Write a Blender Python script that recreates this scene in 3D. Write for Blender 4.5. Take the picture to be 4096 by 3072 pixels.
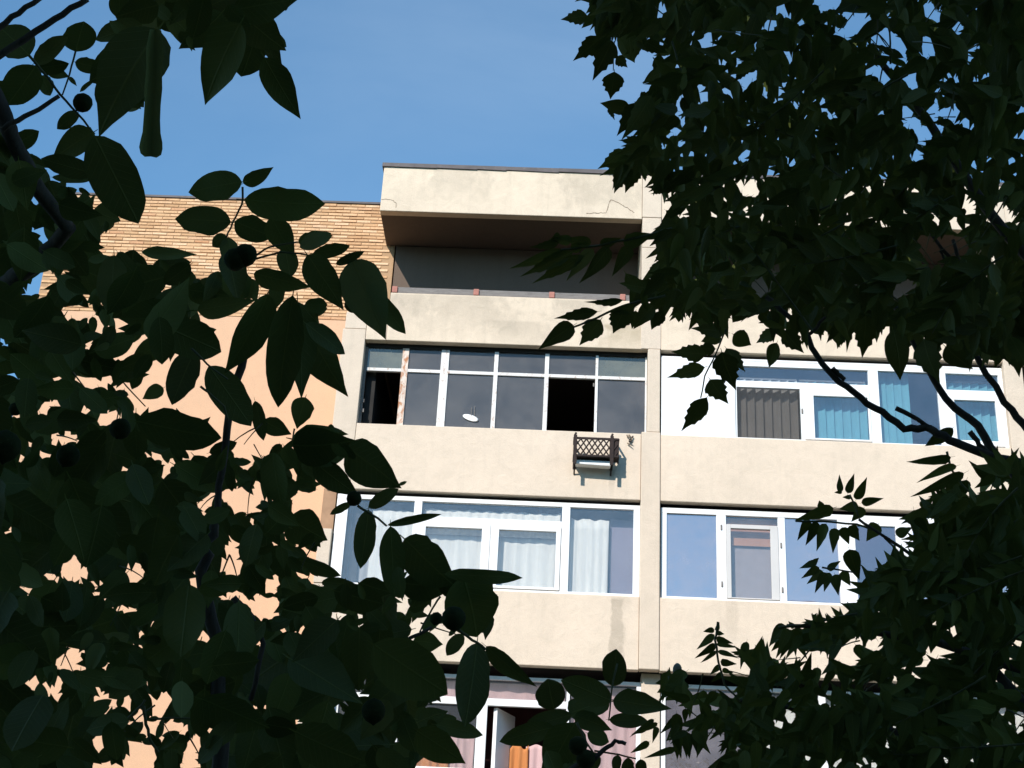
import bpy, math, random
import numpy as np
from mathutils import Matrix, Vector

random.seed(7)
RAD = math.radians
scene = bpy.context.scene
for o in list(bpy.data.objects):
    bpy.data.objects.remove(o)

# ------------------------------------------------------------------ camera
FOC = 5800.0                      # focal length in pixels of the 4096 wide photograph
PITCH, ROLL, YAW = RAD(25.209), RAD(-3.079), RAD(-2.205)
CAM = Vector((0.0, -20.9, 1.5))
FWD = Vector((math.sin(YAW) * math.cos(PITCH), math.cos(YAW) * math.cos(PITCH), math.sin(PITCH)))
_r = Vector((math.cos(YAW), -math.sin(YAW), 0))
_u = _r.cross(FWD)
RGT = _r * math.cos(ROLL) - _u * math.sin(ROLL)
UPV = _r * math.sin(ROLL) + _u * math.cos(ROLL)
cd = bpy.data.cameras.new('camera')
cd.sensor_width = 36.0
cd.lens = 36.0 * FOC / 4096.0
cd.clip_start = 0.05
cd.clip_end = 2000
cam = bpy.data.objects.new('camera', cd)
m = Matrix.Identity(4)
for i in range(3):
    m[i][0], m[i][1], m[i][2], m[i][3] = RGT[i], UPV[i], -FWD[i], CAM[i]
cam.matrix_world = m
scene.collection.objects.link(cam)
scene.camera = cam

# ------------------------------------------------------------------ sky, sun, exposure
SUN_EL, SUN_AZ = RAD(36), RAD(205)          # sun behind the viewer, to the left
world = bpy.data.worlds.new('World')
scene.world = world
world.use_nodes = True
wn = world.node_tree.nodes
wl = world.node_tree.links
wn.clear()
sky = wn.new('ShaderNodeTexSky')
sky.sky_type = 'NISHITA'
sky.sun_disc = False
sky.sun_elevation = SUN_EL
sky.sun_rotation = SUN_AZ
sky.altitude = 100
sky.air_density = 1.0
sky.dust_density = 0.15
sky.ozone_density = 3.0
bg = wn.new('ShaderNodeBackground')
bg.inputs['Strength'].default_value = 0.134
wo = wn.new('ShaderNodeOutputWorld')
# thin, barely visible high cloud over the clear blue
tc = wn.new('ShaderNodeTexCoord')
wm_ = wn.new('ShaderNodeMapping'); wm_.inputs['Scale'].default_value = (1.0, 1.0, 2.2)
cl = wn.new('ShaderNodeTexNoise'); cl.inputs['Scale'].default_value = 2.2; cl.inputs['Detail'].default_value = 6; cl.inputs['Roughness'].default_value = 0.55; cl.inputs['Distortion'].default_value = 0.5
cr = wn.new('ShaderNodeValToRGB')
cr.color_ramp.elements[0].position = 0.36; cr.color_ramp.elements[0].color = (0, 0, 0, 1)
cr.color_ramp.elements[1].position = 0.8; cr.color_ramp.elements[1].color = (0.05, 0.05, 0.05, 1)
tint = wn.new('ShaderNodeMix'); tint.data_type = 'RGBA'; tint.blend_type = 'MULTIPLY'; tint.inputs[0].default_value = 1.0
tint.inputs[7].default_value = (0.71, 0.99, 1.0, 1)
cm = wn.new('ShaderNodeMix'); cm.data_type = 'RGBA'
cm.inputs[7].default_value = (6.2, 7.0, 7.6, 1)
# the veil is densest high above the roof, where the photograph shows it
vd = wn.new('ShaderNodeVectorMath'); vd.operation = 'DOT_PRODUCT'
vd.inputs[1].default_value = (FWD * FOC + RGT * 0 + UPV * 1750).normalized()
vr = wn.new('ShaderNodeMapRange'); vr.inputs['From Min'].default_value = 0.94; vr.inputs['From Max'].default_value = 1.0; vr.inputs['To Min'].default_value = 0.0; vr.inputs['To Max'].default_value = 2.2
vm_ = wn.new('ShaderNodeMath'); vm_.operation = 'MULTIPLY'
wl.new(tc.outputs['Generated'], vd.inputs[0]); wl.new(vd.outputs['Value'], vr.inputs['Value'])
wl.new(cr.outputs[0], vm_.inputs[0]); wl.new(vr.outputs[0], vm_.inputs[1])
wl.new(tc.outputs['Generated'], wm_.inputs['Vector']); wl.new(wm_.outputs[0], cl.inputs['Vector']); wl.new(cl.outputs['Fac'], cr.inputs[0])
wl.new(sky.outputs[0], tint.inputs[6]); wl.new(vm_.outputs[0], cm.inputs[0]); wl.new(tint.outputs[2], cm.inputs[6])
wl.new(cm.outputs[2], bg.inputs['Color'])
wl.new(bg.outputs[0], wo.inputs['Surface'])

sd = bpy.data.lights.new('sun', 'SUN')
sd.energy = 3.45
sd.angle = RAD(0.53)
sd.color = (1.0, 0.945, 0.88)
sun = bpy.data.objects.new('sun', sd)
to_sun = Vector((math.sin(SUN_AZ) * math.cos(SUN_EL), math.cos(SUN_AZ) * math.cos(SUN_EL), math.sin(SUN_EL)))
sun.rotation_euler = to_sun.to_track_quat('Z', 'Y').to_euler()
sun.location = (0, -30, 40)
scene.collection.objects.link(sun)

scene.view_settings.view_transform = 'Standard'
scene.view_settings.look = 'None'
scene.view_settings.gamma = 1
scene.view_settings.use_curve_mapping = False
scene.view_settings.exposure = 0.7

# ------------------------------------------------------------------ helpers
COL = scene.collection

def tag(o, label=None, cat=None, group=None, kind=None):
    if label: o['label'] = label
    if cat: o['category'] = cat
    if group: o['group'] = group
    if kind: o['kind'] = kind
    return o

def empty(name, loc=(0, 0, 0)):
    o = bpy.data.objects.new(name, None)
    o.location = loc
    COL.objects.link(o)
    return o

def link(name, mesh, parent=None):
    o = bpy.data.objects.new(name, mesh)
    COL.objects.link(o)
    if parent is not None:
        o.parent = parent
        o.matrix_parent_inverse = Matrix.Translation(-parent_origin(parent))
    return o

def parent_origin(p):
    v = Vector((0, 0, 0))
    while p is not None:
        if p.parent is None:
            v = v + p.location
        p = p.parent
    return v

class MB:
    """collects shapes and links them as one mesh"""
    def __init__(self):
        self.v, self.f = [], []
    def box(self, x0, x1, y0, y1, z0, z1):
        b = len(self.v)
        self.v += [(x0, y0, z0), (x1, y0, z0), (x1, y1, z0), (x0, y1, z0), (x0, y0, z1), (x1, y0, z1), (x1, y1, z1), (x0, y1, z1)]
        self.f += [tuple(b + i for i in q) for q in ((0, 3, 2, 1), (4, 5, 6, 7), (0, 1, 5, 4), (1, 2, 6, 5), (2, 3, 7, 6), (3, 0, 4, 7))]
        return self
    def prism(self, poly, y0, y1):
        """poly: (x,z) outline counter-clockwise seen from -Y"""
        b, n = len(self.v), len(poly)
        self.v += [(x, y0, z) for x, z in poly] + [(x, y1, z) for x, z in poly]
        self.f.append(tuple(b + i for i in range(n)))
        self.f.append(tuple(b + n + i for i in reversed(range(n))))
        for i in range(n):
            j = (i + 1) % n
            self.f.append((b + j, b + i, b + n + i, b + n + j))
        return self
    def tube(self, pts, rad, sides=8, cap=True):
        pts = [Vector(p) for p in pts]
        n = len(pts)
        rad = list(rad) if hasattr(rad, '__len__') else [rad] * n
        b = len(self.v)
        ref = None
        for i, p in enumerate(pts):
            t = (pts[min(i + 1, n - 1)] - pts[max(i - 1, 0)]).normalized()
            if ref is None:
                ref = t.orthogonal().normalized()
            ref = (ref - t * ref.dot(t)).normalized()
            bi = t.cross(ref)
            for k in range(sides):
                a = 2 * math.pi * k / sides
                self.v.append(tuple(p + (ref * math.cos(a) + bi * math.sin(a)) * rad[i]))
        for i in range(n - 1):
            for k in range(sides):
                k2 = (k + 1) % sides
                self.f.append((b + i * sides + k, b + i * sides + k2, b + (i + 1) * sides + k2, b + (i + 1) * sides + k))
        if cap:
            self.f.append(tuple(b + k for k in reversed(range(sides))))
            self.f.append(tuple(b + (n - 1) * sides + k for k in range(sides)))
        return self
    def mesh(self, name, mat, smooth=False):
        me = bpy.data.meshes.new(name)
        me.from_pydata(self.v, [], self.f)
        me.materials.append(mat)
        if smooth:
            me.polygons.foreach_set('use_smooth', [True] * len(me.polygons))
        me.update()
        return me
    def build(self, name, mat, parent=None, smooth=False, bevel=0.0):
        o = link(name, self.mesh(name, mat, smooth), parent)
        if bevel:
            bm_ = o.modifiers.new('bevel', 'BEVEL')
            bm_.width = bevel
            bm_.segments = 2
            bm_.limit_method = 'ANGLE'
        return o

def box(name, mat, parent, *d, bevel=0.0):
    return MB().box(*d).build(name, mat, parent, bevel=bevel)

# ------------------------------------------------------------------ materials
def new_mat(name):
    mt = bpy.data.materials.new(name)
    mt.use_nodes = True
    nt = mt.node_tree
    nt.nodes.clear()
    out = nt.nodes.new('ShaderNodeOutputMaterial')
    return mt, nt, out

def N(nt, kind, **kw):
    n = nt.nodes.new(kind)
    for k, v in kw.items():
        if k in n.inputs.keys():
            n.inputs[k].default_value = v
        else:
            setattr(n, k, v)
    return n

def ramp(nt, src, stops):
    r = nt.nodes.new('ShaderNodeValToRGB')
    el = r.color_ramp.elements
    while len(el) > 1:
        el.remove(el[-1])
    el[0].position = stops[0][0]; el[0].color = (*stops[0][1], 1)
    for p, c in stops[1:]:
        e = el.new(p); e.color = (*c, 1)
    nt.links.new(src, r.inputs[0])
    return r.outputs[0]

def mixc(nt, fac, a, b, mode='MIX'):
    mx = nt.nodes.new('ShaderNodeMix')
    mx.data_type = 'RGBA'
    mx.blend_type = mode
    for s, val in ((mx.inputs[0], fac), (mx.inputs[6], a), (mx.inputs[7], b)):
        if isinstance(val, (int, float)):
            s.default_value = val
        elif isinstance(val, tuple):
            s.default_value = (*val, 1) if len(val) == 3 else val
        else:
            nt.links.new(val, s)
    return mx.outputs[2]

def math_n(nt, op, a, b=None, clamp=False):
    n = nt.nodes.new('ShaderNodeMath')
    n.operation = op
    n.use_clamp = clamp
    for s, val in ((n.inputs[0], a), (n.inputs[1], b)):
        if val is None: continue
        if isinstance(val, (int, float)): s.default_value = val
        else: nt.links.new(val, s)
    return n.outputs[0]

def noise(nt, vec, scale, detail=4, rough=0.55, dist=0.0):
    n = N(nt, 'ShaderNodeTexNoise', Scale=scale, Detail=detail, Roughness=rough, Distortion=dist)
    nt.links.new(vec, n.inputs['Vector'])
    return n.outputs['Fac']

def scaled(nt, vec, s):
    mp = nt.nodes.new('ShaderNodeMapping')
    mp.inputs['Scale'].default_value = s
    nt.links.new(vec, mp.inputs['Vector'])
    return mp.outputs[0]

def stucco(name, base, dirt=(0.47, 0.40, 0.315), amount=0.5, bump=0.25, streaks=0.35, stains=()):
    """roughcast paint: mottling, fine grain, run-down streaks and any stains with a place of their own"""
    mt, nt, out = new_mat(name)
    L = nt.links
    geo = N(nt, 'ShaderNodeNewGeometry')
    pos = geo.outputs['Position']
    big = noise(nt, pos, 0.9, 5, 0.6)
    mid = noise(nt, pos, 5.0, 5, 0.65, 0.6)
    fine = noise(nt, pos, 70.0, 3, 0.6)
    strk = noise(nt, scaled(nt, pos, (5.0, 5.0, 0.35)), 1.6, 4, 0.6)
    m1 = ramp(nt, big, [(0.35, (0, 0, 0)), (0.75, (1, 1, 1))])
    m2 = ramp(nt, mid, [(0.45, (0, 0, 0)), (0.78, (1, 1, 1))])
    m3 = ramp(nt, strk, [(0.52, (0, 0, 0)), (0.8, (1, 1, 1))])
    c = mixc(nt, math_n(nt, 'MULTIPLY', m1, amount * 0.55), base, dirt)
    c = mixc(nt, math_n(nt, 'MULTIPLY', m2, amount * 0.5), c, dirt)
    c = mixc(nt, math_n(nt, 'MULTIPLY', m3, streaks), c, dirt)
    if stains:
        sep = N(nt, 'ShaderNodeSeparateXYZ')
        L.new(pos, sep.inputs[0])
        wob = noise(nt, scaled(nt, pos, (1, 1, 0.6)), 4.0, 5, 0.6)
        for (x, hw, ztop, zbot, strength, col) in stains:
            dx = math_n(nt, 'ABSOLUTE', math_n(nt, 'SUBTRACT', math_n(nt, 'ADD', sep.outputs[0], math_n(nt, 'MULTIPLY', math_n(nt, 'SUBTRACT', wob, 0.5), hw * 2.4)), x))
            a = math_n(nt, 'SUBTRACT', 1.0, math_n(nt, 'DIVIDE', dx, hw), True)
            up = math_n(nt, 'MULTIPLY', math_n(nt, 'SUBTRACT', ztop, sep.outputs[2]), 25.0, True)
            dn = math_n(nt, 'MULTIPLY', math_n(nt, 'SUBTRACT', sep.outputs[2], zbot), 2.2, True)
            a = math_n(nt, 'MULTIPLY', math_n(nt, 'MULTIPLY', a, 3.0, True), math_n(nt, 'MULTIPLY', up, dn))
            a = math_n(nt, 'MULTIPLY', a, math_n(nt, 'MULTIPLY', math_n(nt, 'ADD', mid, 0.45, True), strength), True)
            c = mixc(nt, a, c, col)
    g = ramp(nt, fine, [(0.3, (0.9, 0.9, 0.9)), (0.7, (1.05, 1.05, 1.05))])
    c = mixc(nt, 1.0, c, g, 'MULTIPLY')
    p = N(nt, 'ShaderNodeBsdfPrincipled', Roughness=0.92)
    p.inputs['Specular IOR Level'].default_value = 0.15
    L.new(c, p.inputs['Base Color'])
    h = math_n(nt, 'ADD', math_n(nt, 'MULTIPLY', fine, 0.5), math_n(nt, 'MULTIPLY', mid, 1.2))
    bp = N(nt, 'ShaderNodeBump', Strength=bump, Distance=0.02)
    L.new(h, bp.inputs['Height'])
    L.new(bp.outputs[0], p.inputs['Normal'])
    L.new(p.outputs[0], out.inputs['Surface'])
    return mt

def paint(name, base, rough=0.5, var=0.12, scale=6.0, dirt=None, dirt_amt=0.0, spec=0.4, metallic=0.0, vscale=(1, 1, 1), bump=0.0, rnd=0.0):
    mt, nt, out = new_mat(name)
    geo = N(nt, 'ShaderNodeNewGeometry')
    pos = scaled(nt, geo.outputs['Position'], vscale)
    n1 = noise(nt, pos, scale, 5, 0.6)
    dark = tuple(c * (1 - var) for c in base)
    lite = tuple(min(1, c * (1 + var)) for c in base)
    c = ramp(nt, n1, [(0.3, dark), (0.7, lite)])
    if dirt:
        n2 = noise(nt, pos, scale * 3.1, 6, 0.7, 0.5)
        msk = ramp(nt, n2, [(0.62 - 0.25 * dirt_amt, (0, 0, 0)), (0.72 - 0.2 * dirt_amt, (1, 1, 1))])
        c = mixc(nt, math_n(nt, 'MULTIPLY', msk, min(1.0, 0.4 + dirt_amt)), c, dirt)
    if rnd:
        oi = N(nt, 'ShaderNodeObjectInfo')
        r = ramp(nt, oi.outputs['Random'], [(0, (1 - rnd,) * 3), (1, (1 + rnd * 0.5,) * 3)])
        c = mixc(nt, 1.0, c, r, 'MULTIPLY')
    p = N(nt, 'ShaderNodeBsdfPrincipled', Roughness=rough, Metallic=metallic)
    p.inputs['Specular IOR Level'].default_value = spec
    nt.links.new(c, p.inputs['Base Color'])
    if bump:
        bp = N(nt, 'ShaderNodeBump', Strength=bump, Distance=0.01)
        nt.links.new(n1, bp.inputs['Height'])
        nt.links.new(bp.outputs[0], p.inputs['Normal'])
    nt.links.new(p.outputs[0], out.inputs['Surface'])
    return mt

def glass(name, tint=(0.98, 0.985, 0.985), refl=0.12, dust=0.05, dust_col=(0.4, 0.4, 0.4), blotch=3.0, mirror=(1, 1, 1), wave=0.02):
    mt, nt, out = new_mat(name)
    L = nt.links
    geo = N(nt, 'ShaderNodeNewGeometry')
    pos = geo.outputs['Position']
    tr = N(nt, 'ShaderNodeBsdfTransparent'); tr.inputs['Color'].default_value = (*tint, 1)
    gl = N(nt, 'ShaderNodeBsdfGlossy', Roughness=0.015); gl.inputs['Color'].default_value = (*mirror, 1)
    wv = noise(nt, pos, 1.3, 2, 0.5)
    bp = N(nt, 'ShaderNodeBump', Strength=wave, Distance=0.05)
    L.new(wv, bp.inputs['Height']); L.new(bp.outputs[0], gl.inputs['Normal'])
    lw = N(nt, 'ShaderNodeLayerWeight', Blend=0.25)
    fac = math_n(nt, 'ADD', refl, math_n(nt, 'MULTIPLY', lw.outputs['Fresnel'], 0.6), True)
    mx = N(nt, 'ShaderNodeMixShader')
    L.new(fac, mx.inputs[0]); L.new(tr.outputs[0], mx.inputs[1]); L.new(gl.outputs[0], mx.inputs[2])
    df = N(nt, 'ShaderNodeBsdfDiffuse'); df.inputs['Color'].default_value = (*dust_col, 1)
    n = noise(nt, pos, blotch, 6, 0.65, 0.4)
    n2 = noise(nt, pos, 45, 2, 0.5)
    dm = ramp(nt, n, [(0.3, (0.55,) * 3), (0.75, (1.25,) * 3)])
    sp = ramp(nt, n2, [(0.68, (0,) * 3), (0.78, (1,) * 3)])
    dfac = math_n(nt, 'ADD', math_n(nt, 'MULTIPLY', dm, dust), math_n(nt, 'MULTIPLY', sp, dust * 0.5), True)
    mx2 = N(nt, 'ShaderNodeMixShader')
    L.new(dfac, mx2.inputs[0]); L.new(mx.outputs[0], mx2.inputs[1]); L.new(df.outputs[0], mx2.inputs[2])
    L.new(mx2.outputs[0], out.inputs['Surface'])
    return mt

def sheer(name, col, transl=0.18):
    mt, nt, out = new_mat(name)
    geo = N(nt, 'ShaderNodeNewGeometry')
    n = noise(nt, scaled(nt, geo.outputs['Position'], (12, 1, 1)), 2.0, 4, 0.6)
    c = ramp(nt, n, [(0.3, tuple(x * 0.86 for x in col)), (0.7, col)])
    d = N(nt, 'ShaderNodeBsdfDiffuse'); t = N(nt, 'ShaderNodeBsdfTranslucent')
    nt.links.new(c, d.inputs['Color']); nt.links.new(c, t.inputs['Color'])
    mx = N(nt, 'ShaderNodeMixShader'); mx.inputs[0].default_value = transl
    nt.links.new(d.outputs[0], mx.inputs[1]); nt.links.new(t.outputs[0], mx.inputs[2])
    nt.links.new(mx.outputs[0], out.inputs['Surface'])
    return mt

STAIN = (0.30, 0.255, 0.20)
M = {}
M['cream'] = stucco('cream_stucco', (0.72, 0.592, 0.465), amount=0.62, streaks=0.24, bump=0.4, stains=[
    (0.93, 0.11, 7.90, 6.55, 0.55, (0.36, 0.30, 0.23)), (0.82, 0.05, 9.97, 9.45, 0.5, STAIN), (0.98, 0.20, 7.93, 7.62, 0.45, (0.36, 0.30, 0.23)),
    (2.62, 0.10, 7.93, 7.2, 0.22, (0.36, 0.30, 0.23)), (1.0, 0.5, 12.5, 11.9, 0.55, (0.34, 0.27, 0.17)), (0.2, 0.5, 12.93, 12.35, 0.3, STAIN), (-1.6, 0.9, 12.93, 12.1, 0.22, STAIN)])
M['cream_grimy'] = stucco('grimy_cream_stucco', (0.73, 0.60, 0.46), dirt=(0.40, 0.33, 0.25), amount=0.55, streaks=0.25, bump=0.4, stains=[
    (1.0, 0.5, 12.5, 11.9, 0.55, (0.34, 0.27, 0.17)), (0.2, 0.5, 12.93, 12.35, 0.4, STAIN), (-1.6, 0.9, 12.93, 12.1, 0.3, STAIN), (-2.6, 0.3, 12.93, 12.3, 0.4, STAIN), (-0.8, 0.6, 12.5, 11.9, 0.3, STAIN), (0.6, 0.7, 15.4, 14.4, 0.3, STAIN), (-1.9, 0.6, 15.4, 14.7, 0.28, STAIN)])
M['cream_pillar'] = stucco('pillar_stucco', (0.66, 0.545, 0.43), amount=0.6, streaks=0.35, bump=0.3)
M['peach'] = stucco('peach_paint', (0.70, 0.425, 0.265), dirt=(0.52, 0.35, 0.23), amount=0.5, streaks=0.25, bump=0.2)
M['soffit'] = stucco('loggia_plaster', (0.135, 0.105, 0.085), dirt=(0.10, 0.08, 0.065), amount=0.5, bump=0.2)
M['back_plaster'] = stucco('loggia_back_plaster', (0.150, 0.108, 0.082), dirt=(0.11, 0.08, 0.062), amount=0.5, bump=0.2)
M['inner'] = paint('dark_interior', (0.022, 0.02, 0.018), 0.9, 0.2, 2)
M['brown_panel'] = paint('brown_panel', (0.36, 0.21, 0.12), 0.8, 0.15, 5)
M['mortar'] = stucco('mortar', (0.46, 0.29, 0.165), dirt=(0.32, 0.19, 0.11), amount=0.5, bump=0.3)
M['flashing'] = paint('roof_flashing', (0.10, 0.085, 0.085), 0.7, 0.25, 4, dirt=(0.2, 0.17, 0.15), dirt_amt=0.2)
M['coping'] = paint('grey_board', (0.19, 0.17, 0.155), 0.8, 0.2, 6, dirt=(0.12, 0.1, 0.09), dirt_amt=0.3, vscale=(1, 1, 5))
M['red_block'] = paint('red_block', (0.40, 0.17, 0.13), 0.85, 0.15, 20)
M['pvc'] = paint('white_frame', (0.80, 0.80, 0.79), 0.35, 0.03, 3)
M['pvc_grey'] = paint('greyed_frame', (0.56, 0.54, 0.52), 0.45, 0.04, 3)
M['old_paint'] = paint('peeling_white_paint', (0.70, 0.68, 0.65), 0.7, 0.10, 5, dirt=(0.34, 0.18, 0.10), dirt_amt=0.28, vscale=(1, 1, 0.6))
M['rusty_paint'] = paint('rusting_frame_paint', (0.66, 0.56, 0.48), 0.75, 0.12, 5, dirt=(0.42, 0.18, 0.08), dirt_amt=0.62, vscale=(1, 1, 0.5))
M['rust'] = paint('rusty_iron', (0.020, 0.011, 0.009), 0.8, 0.35, 25, dirt=(0.06, 0.025, 0.012), dirt_amt=0.25)
M['crack'] = paint('crack_brown', (0.24, 0.18, 0.13), 0.95, 0.3, 10)  # brown of the plaster cracks and some dried stems
M['g_clear'] = glass('clear_pane', refl=0.06, dust=0.05, dust_col=(0.55, 0.57, 0.6))
M['g_dusty'] = glass('dusty_pane', tint=(0.5, 0.52, 0.55), refl=0.045, dust=0.40, dust_col=(0.22, 0.21, 0.205), blotch=1.6, wave=0.06)
M['g_green'] = glass('greenish_pane', tint=(0.5, 0.55, 0.5), refl=0.10, dust=0.5, dust_col=(0.25, 0.26, 0.22), blotch=2.2)
M['g_sky'] = glass('mirror_film_pane', tint=(0.25, 0.27, 0.33), refl=0.46, dust=0.30, dust_col=(0.42, 0.37, 0.41), mirror=(1.0, 0.89, 0.89))
M['g_purple'] = glass('tinted_pane', tint=(0.5, 0.5, 0.58), refl=0.20, dust=0.22, dust_col=(0.26, 0.23, 0.30), blotch=0.8)
M['g_blind'] = glass('bluish_pane', tint=(0.95, 0.98, 1.0), refl=0.07, dust=0.08, dust_col=(0.25, 0.3, 0.4))
M['g_screen'] = glass('insect_screen', tint=(0.72, 0.71, 0.70), refl=0.0, dust=0.16, dust_col=(0.2, 0.19, 0.18))
M['curtain'] = sheer('white_voile', (0.82, 0.80, 0.74))
M['curtain_grey'] = sheer('grey_voile', (0.46, 0.45, 0.45))
M['curtain_pink'] = sheer('pink_curtain', (0.72, 0.50, 0.50))
M['curtain_orange'] = sheer('orange_curtain', (0.66, 0.27, 0.10))
M['blind_teal'] = sheer('turquoise_blind', (0.20, 0.46, 0.50), 0.2)
M['blind_grey'] = sheer('grey_blind', (0.62, 0.60, 0.57), 0.2)
M['dark_red'] = paint('dark_red_wall', (0.055, 0.012, 0.012), 0.8, 0.2, 3)
M['brown_wall'] = paint('brown_wall', (0.40, 0.19, 0.10), 0.8, 0.1, 2)

def brick_mat():
    mt, nt, out = new_mat('buff_brick')
    oi = N(nt, 'ShaderNodeObjectInfo'); geo = N(nt, 'ShaderNodeNewGeometry')
    rnd = math_n(nt, 'FRACT', math_n(nt, 'ADD', oi.outputs['Random'], math_n(nt, 'MULTIPLY', geo.outputs['Random Per Island'], 7.3)))
    c = ramp(nt, rnd, [(0.0, (0.56, 0.32, 0.165)), (0.35, (0.68, 0.415, 0.225)), (0.7, (0.74, 0.46, 0.26)), (0.93, (0.78, 0.53, 0.33)), (1.0, (0.56, 0.28, 0.14))])
    n1 = noise(nt, geo.outputs['Position'], 30, 5, 0.7)
    g = ramp(nt, n1, [(0.3, (0.8,) * 3), (0.65, (1.08,) * 3)])
    c = mixc(nt, 1.0, c, g, 'MULTIPLY')
    sep = N(nt, 'ShaderNodeSeparateXYZ'); nt.links.new(geo.outputs['Position'], sep.inputs[0])
    soot = math_n(nt, 'MULTIPLY', math_n(nt, 'SUBTRACT', sep.outputs[2], 15.22), 3.5, True)
    soot = math_n(nt, 'MULTIPLY', soot, ramp(nt, noise(nt, geo.outputs['Position'], 3.0, 5), [(0.4, (0,) * 3), (0.65, (1,) * 3)]))
    c = mixc(nt, soot, c, (0.30, 0.14, 0.08))
    p = N(nt, 'ShaderNodeBsdfPrincipled', Roughness=0.9); p.inputs['Specular IOR Level'].default_value = 0.15
    nt.links.new(c, p.inputs['Base Color'])
    bp = N(nt, 'ShaderNodeBump', Strength=0.4, Distance=0.006)
    nt.links.new(n1, bp.inputs['Height']); nt.links.new(bp.outputs[0], p.inputs['Normal'])
    nt.links.new(p.outputs[0], out.inputs['Surface'])
    return mt
M['brick'] = brick_mat()

def leaf_mat(name, ca, cb, under):
    mt, nt, out = new_mat(name)
    L = nt.links
    oi = N(nt, 'ShaderNodeObjectInfo'); geo = N(nt, 'ShaderNodeNewGeometry')
    rnd = math_n(nt, 'FRACT', math_n(nt, 'ADD', oi.outputs['Random'], math_n(nt, 'MULTIPLY', geo.outputs['Random Per Island'], 5.7)))
    c = ramp(nt, rnd, [(0, ca), (0.7, cb), (0.92, tuple(x * 1.3 for x in cb)), (1, tuple(x * 1.5 for x in under))])
    uv = N(nt, 'ShaderNodeUVMap')
    sep = N(nt, 'ShaderNodeSeparateXYZ'); L.new(uv.outputs[0], sep.inputs[0])
    av = math_n(nt, 'ABSOLUTE', math_n(nt, 'SUBTRACT', sep.outputs[1], 0.5))
    side = math_n(nt, 'PINGPONG', math_n(nt, 'SUBTRACT', math_n(nt, 'MULTIPLY', sep.outputs[0], 1.0), math_n(nt, 'MULTIPLY', av, 0.45)), 0.045)
    vein = math_n(nt, 'SUBTRACT', 1.0, math_n(nt, 'MULTIPLY', side, 160.0), True)
    mid = math_n(nt, 'SUBTRACT', 1.0, math_n(nt, 'MULTIPLY', av, 38.0), True)
    vm = math_n(nt, 'MAXIMUM', math_n(nt, 'MULTIPLY', vein, 0.5), mid, True)
    c = mixc(nt, math_n(nt, 'MULTIPLY', geo.outputs['Backfacing'], 0.7), c, under)
    c = mixc(nt, math_n(nt, 'MULTIPLY', vm, 0.28), c, tuple(min(1, x * 2.2) for x in cb))
    p = N(nt, 'ShaderNodeBsdfPrincipled', Roughness=0.55); p.inputs['Specular IOR Level'].default_value = 0.22
    L.new(c, p.inputs['Base Color'])
    bp = N(nt, 'ShaderNodeBump', Strength=0.35, Distance=0.004)
    n1 = noise(nt, geo.outputs['Position'], 60, 3)
    L.new(math_n(nt, 'ADD', vm, math_n(nt, 'MULTIPLY', n1, 0.6)), bp.inputs['Height']); L.new(bp.outputs[0], p.inputs['Normal'])
    t = N(nt, 'ShaderNodeBsdfTranslucent'); L.new(c, t.inputs['Color'])
    mx = N(nt, 'ShaderNodeMixShader'); mx.inputs[0].default_value = 0.16
    L.new(p.outputs[0], mx.inputs[1]); L.new(t.outputs[0], mx.inputs[2])
    L.new(mx.outputs[0], out.inputs['Surface'])
    return mt
M['leaf_walnut'] = leaf_mat('walnut_leaf', (0.058, 0.076, 0.018), (0.086, 0.116, 0.028), (0.100, 0.122, 0.044))
M['leaf_maple'] = leaf_mat('maple_leaf', (0.052, 0.064, 0.014), (0.082, 0.102, 0.020), (0.086, 0.102, 0.03))
M['leaf_heaven'] = leaf_mat('feathery_leaf', (0.054, 0.072, 0.014), (0.086, 0.112, 0.020), (0.088, 0.108, 0.03))
M['bark'] = paint('bark', (0.060, 0.050, 0.042), 0.9, 0.35, 30, dirt=(0.02, 0.017, 0.014), dirt_amt=0.3, vscale=(1, 1, 0.3), bump=0.6)
M['stalk'] = paint('green_stalk', (0.075, 0.085, 0.035), 0.6, 0.2, 20)
M['nut'] = paint('green_husk', (0.020, 0.028, 0.010), 0.85, 0.3, 60, spec=0.08, dirt=(0.09, 0.11, 0.05), dirt_amt=0.05, bump=0.3)
M['ground'] = paint('worn_grass', (0.055, 0.062, 0.032), 0.95, 0.35, 0.8, dirt=(0.09, 0.075, 0.05), dirt_amt=0.3)
M['asphalt'] = paint('asphalt', (0.05, 0.05, 0.052), 0.9, 0.2, 3)
M['opp'] = stucco('grey_panel', (0.36, 0.34, 0.31), amount=0.4)
M['opp_glass'] = paint('dark_window', (0.03, 0.035, 0.04), 0.1, 0.1, 2, spec=0.6)

# ------------------------------------------------------------------ ground
g = MB(); g.v = [(-300, -300, 0), (300, -300, 0), (300, 300, 0), (-300, 300, 0)]; g.f = [(0, 1, 2, 3)]
tag(g.build('ground', M['ground']), kind='structure')
g = MB(); g.v = [(-60, -27.2, 0.004), (60, -27.2, 0.004), (60, -24.2, 0.004), (-60, -24.2, 0.004)]; g.f = [(0, 1, 2, 3)]
tag(g.build('path', M['asphalt']), kind='structure')

# ------------------------------------------------------------------ apartment building
bld = empty('apartment_building')
tag(bld, 'cream and peach apartment block with stacked loggias seen between the trees', 'building')
XR = 12.4                                    # right end, behind the trees
# end section on the left: peach paint below, bare brick above
box('end_wall', M['peach'], bld, -9.2, -3.05, 1.2, 11, 0, 13.0)
brick_wall = box('brick_wall', M['mortar'], bld, -9.2, -3.05, 1.2, 11, 13.0, 15.36)
MB().box(-9.24, -3.02, 1.17, 11.04, 15.36, 15.40).build('coping', M['flashing'], bld)
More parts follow.
